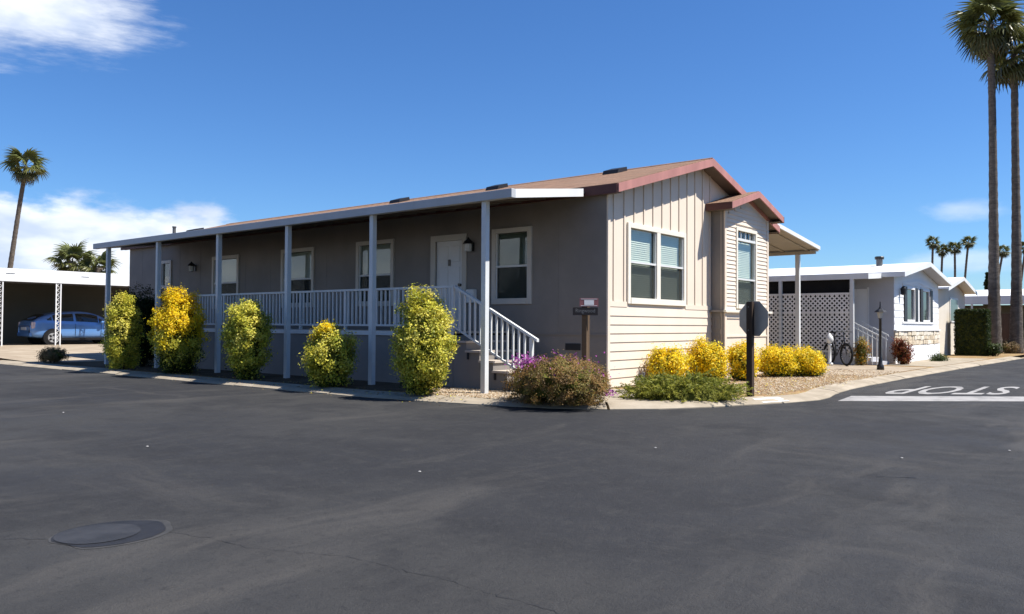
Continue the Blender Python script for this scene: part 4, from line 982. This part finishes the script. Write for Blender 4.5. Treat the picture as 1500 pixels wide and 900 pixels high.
def lattice_panel(y0, y1, z0, z1):
    mb = MB(); sp = .150; w = .046; x = AXo
    def seg(p, q, xx):
        d = Vector((0, q[0] - p[0], q[1] - p[1])).normalized(); n = Vector((0, -d.z, d.y)) * w / 2
        mb.prism([Vector((xx, p[0], p[1])) + n, Vector((xx, q[0], q[1])) + n, Vector((xx, q[0], q[1])) - n, Vector((xx, p[0], p[1])) - n], (.008, 0, 0))
    Ht = z1 - z0; Wd = y1 - y0; c = -Ht
    while c < Wd:                                  # rising
        a0 = max(c, 0); b0 = min(c + Ht, Wd)
        if b0 - a0 > .03: seg((y0 + a0, z0 + a0 - c), (y0 + b0, z0 + b0 - c), x - .008); seg((y1 - a0, z0 + a0 - c), (y1 - b0, z0 + b0 - c), x + .001)
        c += sp
    o = mb.build('lattice_panel', 'lattice', lt); o['kind'] = 'stuff'; return o
for (y0, y1) in ((-.60, 1.56), (1.68, 4.14)):
    for (z0, z1) in ((.52, 1.70), (1.76, 2.30)): lattice_panel(y0, y1, z0, z1)
    for z in (.46, 1.70, 2.30): B(AXo - .02, AXo + .025, y0, y1, z, z + .06).build('lattice_rail', 'lattice', lt)
    B(AXo + .0, AXo + .02, y0, y1, .08, .455).build('kick_panel', 'n_grey', lt)
B(AXo + .06, AXo + .075, -.55, 6.5, .46, 2.78).build('insect_screen', 'screen', lt)  # black sheet added to stand in for the shade inside the porch
B(AXo + .08, NX0 - .02, -.55, 9, .45, .55).build('porch_floor', 'n_grey', N)
dn = thing_part('side_door', N); B(NX0 - .03, NX0 - .017, -.62, .24, .55, 2.55).build('door_leaf', 'n_white', dn); B(NX0 - .045, NX0 - .031, -.66, -.60, .55, 2.6).build('door_frame', 'white', dn)
stp = thing_part('steps', N)
for k in range(3): B(13.75, 14.75, -.56 - .28 * (k + 1), -.56 - .28 * k - .001, .076, .42 - k * .115).build('step', 'n_grey', stp)
nrl = thing_part('stair_railing', N)
for X in (13.7, 14.8):
    MB().prism([(X - .02, -.56, 1.46), (X - .02, -1.38, 1.02), (X - .02, -1.38, .97), (X - .02, -.56, 1.41)], (.04, 0, 0)).build('top_rail', 'railing', nrl)
    MB().prism([(X - .015, -.56, 1.30), (X - .015, -1.34, .88), (X - .015, -1.34, .85), (X - .015, -.56, 1.27)], (.03, 0, 0)).build('lower_rail', 'railing', nrl)
    for k in range(6): y = -.60 - k * .14; B(X - .012, X + .012, y - .012, y + .012, .10, 1.40 - (-.56 - y) * .54).build('baluster', 'railing', nrl)
# shrubs, ornament, bicycle, lamp post in front of it
shrub('red_shrub', 'reddish shrub by the white home\'s steps, behind the black lamp post', 'shrub', (14.95, -1.75, .08), .24, .22, .82, 'redleaf', 1500, 61, 'egg', leaf=.06, nclump=50, stems=2)
shrub('flower_shrub', 'small orange-flowered plant at the foot of the neighbour\'s stair railing', 'shrub', (13.25, -.95, .08), .16, .18, .80, 'orange', 800, 62, 'egg', leaf=.06, nclump=30, stems=2)
shrub('low_shrub', 'low green shrub on the verge under the stone band', 'shrub', (18.6, -2.1, .08), .5, .22, .22, 'green', 900, 63, 'mound', leaf=.04, nclump=50, stems=1, cut=-.03)
orn = thing('garden_ornament', 'white pedestal ornament standing before the lattice porch', 'ornament', (12.75, -.16, .08))
MB().lathe((12.75, -.16, .08), [(.10, 0), (.10, .05), (.05, .1), (.045, .6), (.07, .64), (.04, .66)], 10).build('pedestal', 'ornament', orn, smooth=True)
MB().lathe((12.75, -.16, .74), [(.03, 0), (.09, .05), (.12, .14), (.09, .24), (.04, .30), (.015, .34)], 10).build('urn', 'ornament', orn, smooth=True)
def torus(c, axis_n, R, r, n=28, m=8):
    c = Vector(c); w = Vector(axis_n).normalized(); u = w.orthogonal().normalized(); v = w.cross(u); mb = MB(); vs = []
    for i in range(n):
        a = 2 * math.pi * i / n; e = u * math.cos(a) + v * math.sin(a)
        for j in range(m): b = 2 * math.pi * j / m; vs.append(c + e * (R + r * math.cos(b)) + w * r * math.sin(b))
    mb.add(vs, [(i * m + j, ((i + 1) % n) * m + j, ((i + 1) % n) * m + (j + 1) % m, i * m + (j + 1) % m) for i in range(n) for j in range(m)]); return mb
bk = thing('bicycle', 'bicycle parked against the lattice beside the white ornament', 'bicycle', (12.8, -.42, .08))
c1 = Vector((12.50, -.74, .08 + .355)); c2 = c1 + Vector((.69, .72, 0)).normalized() * 1.0
hd2 = (c2 - c1).normalized(); sd2 = Vector((hd2.y, -hd2.x, 0)); ax1 = sd2
for c, ax in ((c1, ax1), (c2, sd2)):
    wh = thing_part('wheel', bk); torus(c, ax, .318, .036).build('tyre', 'rubber', wh, smooth=True); torus(c, ax, .295, .012, 24, 6).build('rim', 'alu', wh, smooth=True)
    sp = MB(); u = ax.orthogonal().normalized(); v = ax.cross(u)
    for k in range(9): a = 2 * math.pi * k / 9; sp.tube([c, c + (u * math.cos(a) + v * math.sin(a)) * .29], .005, 4)
    sp.build('spokes', 'iron', wh)['kind'] = 'stuff'
zv = Vector((0, 0, 1)); head = c1 + hd2 * .16 + zv * .55; seat = c1 + hd2 * .72 + zv * .52; bb = c1 + hd2 * .58 - zv * .06
fm = MB()
for p, q in ((head, seat), (head - zv * .1, bb), (seat + zv * .08, bb), (bb, c2), (seat, c2), (head, c1)): fm.tube([p, q], .017, 6)
fm.build('frame', 'black', bk); MB().tube([head + zv * .02, head + zv * .14], .015, 6).tube([head + zv * .14 + sd2 * .28, head + zv * .14 - sd2 * .28], .013, 6).build('handlebar', 'black', bk)
MB().prism([seat + zv * .12 - hd2 * .12, seat + zv * .12 + hd2 * .12 + sd2 * .07, seat + zv * .12 + hd2 * .12 - sd2 * .07], (0, 0, .05)).build('saddle', 'black', bk)
lp = thing('lamp_post', 'black lantern lamp post at the edge of the neighbour\'s driveway', 'lamp post', (10.95, -2.10, .08))
MB().lathe((10.95, -2.10, .08), [(.10, 0), (.09, .12), (.055, .16), (.05, .30), (.038, .34), (.034, 1.42), (.06, 1.44)], 10).build('post', 'black', lp, smooth=True)
MB().lathe((10.95, -2.10, 1.52), [(.055, 0), (.09, .17)], 6).build('lantern_glass', 'lantern', lp); MB().lathe((10.95, -2.10, 1.69), [(.17, 0), (.13, .05), (.05, .10), (.02, .16), (.012, .30)], 8).build('lantern_cap', 'black', lp)

# ================================================================== further homes on the right
N2 = thing('cream_home', 'cream home with white gabled roof beyond the white one', 'house', (23.9, -1.2, .075))
X0, X1, Y0 = 24.0, 30.0, -1.05
MB().box(X0, X1, Y0, 10, .075, 2.85).prism([(X0, Y0, 2.85), (X1, Y0, 2.85), ((X0 + X1) / 2, Y0, 3.38)], (0, .1, 0)).build('wall', 'n_cream', N2)
xr = (X0 + X1) / 2
for s in (-1, 1):
    xe = xr + s * 3.35; zr = 3.50; ze = zr - .17 * 3.35
    MB().prism([(xr, Y0 - .45, zr), (xe, Y0 - .45, ze), (xe, Y0 - .45, ze - .07), (xr, Y0 - .45, zr - .07)], (0, 11.5, 0)).build('roof', 'white_roof', N2)
    MB().prism([(xr, Y0 - .48, zr + .01), (xe, Y0 - .48, ze + .01), (xe, Y0 - .48, ze - .15), (xr, Y0 - .48, zr - .15)], (0, .028, 0)).build('rake_board', 'white', N2)
wq = thing_part('window', N2); B(26.4, 28.2, Y0 - .03, Y0 - .002, 1.5, 2.6).build('frame', 'white', wq); B(26.5, 28.1, Y0 - .036, Y0 - .031, 1.58, 2.52).build('pane', 'car_glass', wq)
B(22.9, 24.0, Y0 + .2, 8, 2.62, 2.72).build('side_awning', 'white', N2); B(23.0, 23.1, Y0 + .25, Y0 + .35, .08, 2.62).build('post', 'n_cream', N2)
hg = thing('clipped_hedge', 'tall dark clipped block of hedge before the cream home', 'hedge', (26.3, -1.95, .075))
rs = np.random.RandomState(71)
def block_leaves(c, hx, hy, hz, n, pal, leaf, parent, rot=0.0):
    f = rs.randint(0, 5, n); p = rs.uniform(-1, 1, (n, 3)); nr = np.zeros((n, 3)); ax = np.array([0, 0, 1, 1, 2])[f]; sg = np.array([-1, 1, -1, 1, 1])[f]
    p[np.arange(n), ax] = sg * rs.uniform(.90, 1.03, n); nr[np.arange(n), ax] = sg
    edge = (np.abs(p) > .93).sum(1) > 1; p[edge] *= rs.uniform(.93, 1.0, (edge.sum(), 1))
    P = np.array(c) + p * np.array([hx, hy, hz]); nr = nr + rs.normal(size=(n, 3)) * .6; nr /= np.linalg.norm(nr, axis=1)[:, None]
    pa = np.array(PAL[pal]); col = pa[rs.randint(0, 5, n)] * rs.uniform(.7, 1.3, (n, 1)); leaf_mesh('foliage', P, nr, rs.normal(size=(n, 3)), leaf * rs.uniform(.7, 1.3, n), .55, col, parent)
block_leaves((26.3, -1.95, 1.06), .50, .62, .98, 9000, 'darkgreen', .08, hg); B(25.88, 26.72, -2.5, -1.4, .09, 1.96).build('inner_foliage', 'core', hg)
shrub('grey_shrub', 'small pale spiky shrub at the foot of the clipped hedge', 'shrub', (25.9, -2.75, .08), .22, .25, .55, 'green', 600, 72, 'egg', leaf=.07, nclump=30, stems=2)
shrub('brown_shrub', 'dry brown shrub at the foot of the nearer tall palm', 'shrub', (30.9, -2.6, .08), .5, .5, .55, 'brown', 1600, 73, 'mound', leaf=.06, nclump=60, stems=2)
shrub('green_shrub', 'green shrub at the right edge beyond the palms', 'shrub', (34.5, -3.3, .08), .6, .6, 1.7, 'green', 2600, 74, 'egg', leaf=.09, nclump=70, stems=2)
N3 = thing('far_home', 'low home with a broad white roof edge beyond the two tall palms', 'house', (40, -3.0, .075))
B(40.0, 40.2, -3.2, 14, 2.62, 3.10).build('fascia', 'white', N3); MB().prism([(40.02, -3.2, 3.10), (44, -3.2, 3.62), (48, -3.2, 3.10)], (0, 17, 0)).build('roof', 'white_roof', N3); B(40.21, 48, -3.19, -3.0, 2.62, 3.09).build('fascia', 'white', N3)
B(42.4, 42.5, -2.8, 14, .08, 2.62).build('wall', 'carport_wall', N3); B(42.5, 47.8, -2.8, -2.7, .08, 2.62).build('wall', 'n_cream', N3)
for y in (-2.9, .2, 3.4): B(40.05, 40.15, y, y + .1, .08, 2.62).build('post', 'railing', N3)
fc = thing('wooden_fence', 'brown board fence behind the tall palms', 'fence', (36.5, -2.6, .075))
pmf = plain_mesh(MB().box(-.012, .012, 0, .145, 0, 1.95), 'board')
for k in range(30): inst(pmf, 'board', fc, (36.5 + .006 * (k % 2), -2.6 + k * .15, .08), 'fence')
for z in (.4, 1.6): B(36.53, 36.58, -2.6, 1.9, z, z + .09).build('rail', 'fence', fc)

# ================================================================== left: carport home and car
K = thing('carport_home', 'low home with broad white roof edge and open carport at far left', 'house', (2, 28, .29))
KZ = .296
B(-6, 14, 28.0, 28.10, 2.93, 3.20).build('fascia', 'white', K); B(-6, 14, 28.02, 28.12, 3.203, 3.46).build('fascia', 'white_roof', K)
B(-6, 14, 28.12, 33.0, 3.05, 3.12).build('roof_pan', 'n_grey', K); MB().prism([(-6, 28.13, 3.44), (-6, 40, 3.9), (-6, 40, 3.75), (-6, 28.13, 3.30)], (20, 0, 0)).build('roof', 'white_roof', K)
B(-6, 14, 32.6, 32.75, .29, 3.05).build('wall', 'carport_wall', K); B(13.5, 13.6, 28.3, 32.6, .29, 3.05).build('wall', 'carport_wall', K)
dd = thing_part('side_door', K); B(-.55, -.5, 32.55, 32.598, .3, 2.3).build('frame', 'n_grey', dd); B(-1.5, -.56, 32.57, 32.599, .3, 2.3).build('door_leaf', 'carport_wall', dd)
def scroll_post(x):
    p = thing_part('scroll_post', K)
    for dx in (-.09, .09): B(x + dx - .022, x + dx + .022, 28.02, 28.065, .29, 2.93).build('upright', 'white', p)
    s = MB(); z = .42
    while z < 2.85:
        s.tube([(x - .06, 28.04, z), (x - .01, 28.04, z + .05), (x + .05, 28.04, z + .10), (x + .02, 28.04, z + .15), (x - .05, 28.04, z + .19)], .014, 5); z += .20
    s.build('scrollwork', 'white', p)['kind'] = 'stuff'
for x in (-.95, 1.24, 3.28, 6.2, 9.3): scroll_post(x)
for x in (-.6, 2.3): B(x - .16, x + .16, 28.01, 28.019, 3.235, 3.26).build('roof_clip', 'iron', K)

def car(loc):
    root = thing('parked_car', 'light blue hatchback car parked in the left carport, tail to the street', 'car', loc)
    lx, ly, lz = loc; L = 4.45
    # stations along the length from the tail: x, z bottom, z belt, z top, half width, half width at top
    st = [(0.00, .42, .78, .80, .66, .60), (.06, .34, .95, 1.00, .74, .66), (.22, .30, 1.04, 1.14, .80, .66), (.60, .26, 1.03, 1.30, .84, .62), (1.05, .25, 1.00, 1.40, .86, .60), (1.60, .25, .97, 1.47, .865, .59), (2.10, .25, .95, 1.485, .865, .585), (2.55, .25, .93, 1.44, .865, .585), (3.00, .25, .92, 1.27, .86, .60), (3.40, .25, .91, 1.06, .855, .64), (3.70, .26, .88, .95, .84, .66), (4.05, .27, .80, .86, .80, .64), (4.32, .30, .66, .74, .70, .58), (4.45, .38, .52, .58, .52, .46)]
    def ring(s):
        x, zb, zl, zt, w, wt = s; pts = [(w * .80, zb), (w * .97, zb + .07), (w, (zb + zl) * .5), (w * .985, zl - .06), (w * .955, zl), ((w + wt) * .5, zl + (zt - zl) * .55), (wt + .02, zt - .035), (wt * .72, zt), (0, zt + .012)]
        full = [(y, z) for y, z in pts] + [(-y, z) for y, z in reversed(pts[:-1])]
        return [(lx + x, ly + y, lz + z) for y, z in full]
    mb = MB(); R = [ring(s) for s in st]; n = len(R[0])
    for r in R: mb.v += r
    for i in range(len(R) - 1):
        for k in range(n - 1): mb.f.append((i * n + k, i * n + k + 1, (i + 1) * n + k + 1, (i + 1) * n + k))
        mb.f.append((i * n + n - 1, i * n, (i + 1) * n, (i + 1) * n + n - 1))
    mb.f += [tuple(range(n)), tuple(range(len(R) * n - 1, (len(R) - 1) * n - 1, -1))]
    body = mb.build('body', 'car_paint', root, smooth=True); ss = body.modifiers.new('sub', 'SUBSURF'); ss.levels = 1; ss.render_levels = 2
    def side(x, t):                                    # point on the upper side surface at belt fraction t
        for a, b in zip(st[:-1], st[1:]):
            if a[0] <= x <= b[0]:
                u = (x - a[0]) / (b[0] - a[0]); s = [p + (q - p) * u for p, q in zip(a, b)]; break
        zl, zt, w, wt = s[2], s[3], s[4], s[5]; y0, y1, y2 = w * .955, (w + wt) * .5, wt + .02; z1 = zl + (zt - zl) * .55
        if t < .55: k = t / .55; return y0 + (y1 - y0) * k, zl + (z1 - zl) * k
        k = (t - .55) / .45; return y1 + (y2 - y1) * k, z1 + (zt - .035 - z1) * k
    for sg in (-1, 1):
        for nm, xs, top in (('rear_quarter_glass', (.62, .72, .80), .62), ('rear_window', (.86, 1.1, 1.4, 1.70), .84), ('front_window', (1.80, 2.1, 2.5, 2.75), .84), ('front_quarter_glass', (2.80, 3.0, 3.12), .62)):
            g = MB()
            for i, x in enumerate(xs):
                ta = .12; tb = top * (1.0 if nm.endswith('window') else (.55 + .45 * (i / 2 if nm[0] == 'r' else 1 - i / 2)))
                for t in (ta, (ta + tb) / 2, tb): y, z = side(x, t); g.v.append((lx + x, ly + sg * (y + .012), lz + z))
                if i:
                    for q in (0, 1): g.f.append((3 * i - 3 + q, 3 * i - 2 + q, 3 * i + 1 + q, 3 * i + q))
            g.build(nm, 'car_glass', root, smooth=True)
        for x in (.98, 1.76, 2.86): B(lx + x - .006, lx + x + .006, ly + sg * .872 - .004, ly + sg * .872 + .004, lz + .36, lz + .92).build('door_seam', 'car_black', root)
        for x in (1.12, 1.92): B(lx + x, lx + x + .16, ly + sg * .885 - .012, ly + sg * .885 + .012, lz + .80, lz + .83).build('door_handle', 'car_paint', root)
        MB().box(lx + .02, lx + .20, ly + sg * .70 - .07, ly + sg * .70 + .07, lz + .70, lz + 1.0).build('tail_lamp', 'car_light', root, bevel=.05)
        B(lx + 2.78, lx + 2.92, ly + sg * .98 - .09, ly + sg * .98 + .09, lz + .95, lz + 1.06).build('mirror', 'car_paint', root, bevel=.03)
        B(lx + 1.1, lx + 3.2, ly + sg * .855 - .02, ly + sg * .855 + .02, lz + .20, lz + .30).build('sill_trim', 'car_black', root)
        for x in (.83, 3.53):
            wh = thing_part('wheel', root); y = ly + sg * .78
            MB().tube([(lx + x, ly + sg * .60, lz + .33), (lx + x, ly + sg * .872, lz + .33)], .375, 24).build('wheel_arch', 'car_black', root)
            MB().tube([(lx + x, y - .10, lz + .31), (lx + x, y - .08, lz + .31), (lx + x, y + .08, lz + .31), (lx + x, y + .105, lz + .31)], [.27, .31, .31, .28], 24).build('tyre', 'rubber', wh)
            MB().tube([(lx + x, y + sg * .09, lz + .31), (lx + x, y + sg * .116, lz + .31)], [.21, .20], 20).build('rim', 'rim', wh)
            sp = MB()
            for k in range(5): a = k * 1.2566; c = Vector((lx + x, y + sg * .117, lz + .31)); e = Vector((math.cos(a), 0, math.sin(a))); f_ = Vector((-math.sin(a), 0, math.cos(a))); sp.prism([c + e * .07 - f_ * .05, c + e * .18 - f_ * .03, c + e * .18 + f_ * .03, c + e * .07 + f_ * .05], (0, sg * .004, 0))
            sp.build('rim_slots', 'car_black', wh)
    MB().add([(lx + .10, ly - .58, lz + 1.06), (lx + .10, ly + .58, lz + 1.06), (lx + .62, ly + .54, lz + 1.335), (lx + .62, ly - .54, lz + 1.335)], [(0, 1, 2, 3)]).build('rear_glass', 'car_glass', root)
    B(lx - .03, lx + .06, ly - .70, ly + .70, lz + .36, lz + .52).build('bumper', 'car_paint', root, bevel=.03); B(lx - .035, lx + .0, ly - .26, ly + .26, lz + .64, lz + .76).build('number_plate', 'sign_white', root)
    return root
car((.62, 29.95, .296))

# ================================================================== signs on the corner
sp_ = thing('street_sign', 'brown wooden post with a dark street name board and small red plate', 'street sign', (-1.15, -.30, .08))
B(-1.20, -1.10, -.35, -.25, .07, 1.72).build('post', 'wood', sp_)
vr = Vector((.66, -.75, 0)); vn = Vector((-.75, -.66, 0))
def board(c, w, h, t, m, name): 
    c = Vector(c); return MB().prism([c - vr * w / 2, c + vr * w / 2, c + vr * w / 2 + Z * h, c - vr * w / 2 + Z * h], vn * t).build(name, m, sp_)
c0 = Vector((-1.15, -.30, 1.455)) + vn * .072 - vr * .02
board(c0, .44, .135, .02, 'sign_board', 'name_board'); c1_ = Vector((-1.15, -.30, 1.605)) + vn * .074 + vr * .045
board(c1_, .33, .15, .02, 'sign_red', 'plate'); board(c1_ + vn * .0205 + Z * .03, .17, .085, .002, 'sign_white', 'plate_panel')
for (w, h, dz) in ((.29, .008, .013), (.29, .008, .128)): board(c1_ + vn * .0205 + Z * dz, w, h, .002, 'sign_white', 'plate_border')
text_mesh('lettering', 'Ringwood', 'sign_letter', sp_, c0 + vn * .0225 - vr * .17 + Z * .028, vr, Z, .34, .085)
ss_ = thing('stop_sign', 'back of an octagonal stop sign on a dark wooden post at the corner', 'stop sign', (.36, -2.68, .05))
B(.31, .41, -2.73, -2.63, .04, 1.70).build('post', 'wood_dark', ss_)
na_ = R_(-16); nv = Vector((math.cos(na_), math.sin(na_), 0)); rv = Vector((-nv.y, nv.x, 0)); ctr = Vector((.36, -2.68, 1.41)) + nv * .085
def octa(c, r, t, m, name): return MB().prism([c + (rv * math.cos(R_(22.5 + 45 * k)) + Z * math.sin(R_(22.5 + 45 * k))) * r for k in range(8)], nv * t).build(name, m, ss_)
octa(ctr, .325, .004, 'alu', 'sign_plate'); octa(ctr + nv * .005, .322, .003, 'sign_white', 'sign_border'); octa(ctr + nv * .009, .300, .002, paint('stop_red', (.45, .02, .02), .4), 'sign_face')
text_mesh('lettering', 'STOP', 'sign_white', ss_, ctr + nv * .0125 - rv * .22 - Z * .11, rv, Z, .44, .22)
for dz in (-.2, .2): MB().tube([ctr + Z * dz - nv * .14, ctr + Z * dz - nv * .001], .012, 6).build('bolt', 'iron', ss_)
wc = MB()
pc = [(-.12, -3.12), (.48, -3.33)]; a = Vector(pc[0]); b = Vector(pc[1]); t = (b - a).normalized(); nrm = Vector((-t.y, t.x))
wc.add([(*(a + nrm * .02), .030), (*(b + nrm * .02), .030), (*(b + nrm * .26), .076), (*(a + nrm * .26), .076)], [(0, 1, 2, 3)]); struct(wc.build('curb_paint', 'curb_white'))

# ================================================================== distant palms
GD = 'distant palms on the skyline'
palm('distant_palm', 'tall leaning palm rising behind the carport at far left', (17.2, 82.5, 0), 17.0, .34, .20, (1.3, -2.0, 0), 26, 1.12, 81)
for i, (x, y, h, s, lab) in enumerate([(10.9, 50.8, 5.6, .85, 'left of two low palms peeping over the carport roof'), (12.0, 49.3, 5.2, .75, 'right of two low palms peeping over the carport roof')]):
    palm('distant_palm', lab, (x, y, .2), h - .3, .3, .25, (.1, 0, 0), 26, s, 83 + i, 'low palms behind the carport')
for i, (x, y, h, ln, lab) in enumerate([(120.2, 18.3, 14.1, (.3, -.3, 0), 'leftmost distant palm, one of a close pair above the white roof'), (121.3, 17.2, 12.9, (.2, -.2, 0), 'shorter right-hand palm of the close distant pair'), (122.4, 15.5, 13.3, (0, 0, 0), 'slim distant palm between the close pair and the leaning one'),
        (123.2, 14.9, 14.2, (.6, -1.1, 0), 'distant palm with a trunk curving to the right'), (126.0, 11.2, 12.8, (1.0, -1.4, 0), 'distant palm showing between the two tall palm trunks'), (128.6, 8.4, 13.4, (.6, -1.2, 0), 'rightmost distant palm at the edge of the view')]):
    palm('distant_palm', lab, (x, y, 0), h, .20, .15, ln, 24, .62, 90 + i, GD)
# conifers and treetops between the roofs
def conifer(loc, h, r, seed, label):
    rs = np.random.RandomState(seed); root = thing('conifer', label, 'tree', loc, 'small far conifers'); n = 1500; t = rs.uniform(0, 1, n) ** .7; a = rs.uniform(0, 6.283, n); rad = r * (1 - t * .92) * rs.uniform(.3, 1.0, n) * (1 + .25 * np.sin(t * 40))
    P = np.stack([loc[0] + rad * np.cos(a), loc[1] + rad * np.sin(a), loc[2] + h * .12 + h * .88 * t], 1); nr = dirs(rs, n); pa = np.array(PAL['darkgreen'])
    leaf_mesh('crown', P, nr, rs.normal(size=(n, 3)), rs.uniform(.25, .5, n), .5, pa[rs.randint(0, 5, n)] * 1.2, root); MB().tube([(loc[0], loc[1], loc[2]), (loc[0], loc[1], loc[2] + h * .9)], [.16, .04], 6).build('trunk', 'stem', root)
conifer((88, 6.3, 0), 7.3, 1.0, 101, 'small pointed conifer beside the nearer tall palm trunk'); conifer((84, 10.3, 0), 6.4, .8, 102, 'small conifer tip above the cream home roof')

# ---- across the street, seen only as reflections in the porch windows
def broad_tree(loc, h, r, seed, label):
    rs = np.random.RandomState(seed); root = thing('street_tree', label, 'tree', loc, 'trees across the street'); n = 3800; cl = dirs(rs, 70) * rs.uniform(.45, 1, (70, 1)) * np.array([r, r, h * .34]); k = rs.randint(0, 70, n)
    P = np.array(loc) + np.array([0, 0, h * .64]) + cl[k] + rs.normal(size=(n, 3)) * .38; nr = dirs(rs, n)
    leaf_mesh('crown', P, nr, rs.normal(size=(n, 3)), rs.uniform(.22, .42, n), .6, np.array(PAL['green'])[rs.randint(0, 5, n)] * rs.uniform(.8, 1.5, (n, 1)), root)
    q = Vector(loc); MB().tube([q, q + Z * h * .3, q + Z * h * .62], [.28, .2, .09], 8).build('trunk', 'bark', root)
    for a in (0, 2.1, 4.2): MB().tube([q + Z * h * .3, q + Vector((r * .55 * math.cos(a), r * .55 * math.sin(a), h * .66))], [.12, .04], 6).build('limb', 'bark', root)
broad_tree((-25, 20.5, 0), 4.4, 2.6, 111, 'round green tree across the street mirrored in the porch windows'); broad_tree((-27, 29, 0), 4.2, 2.3, 112, 'second green tree across the street, farther along')
broad_tree((-26, 40, 0), 4.0, 2.2, 113, 'third and farthest green tree across the street')
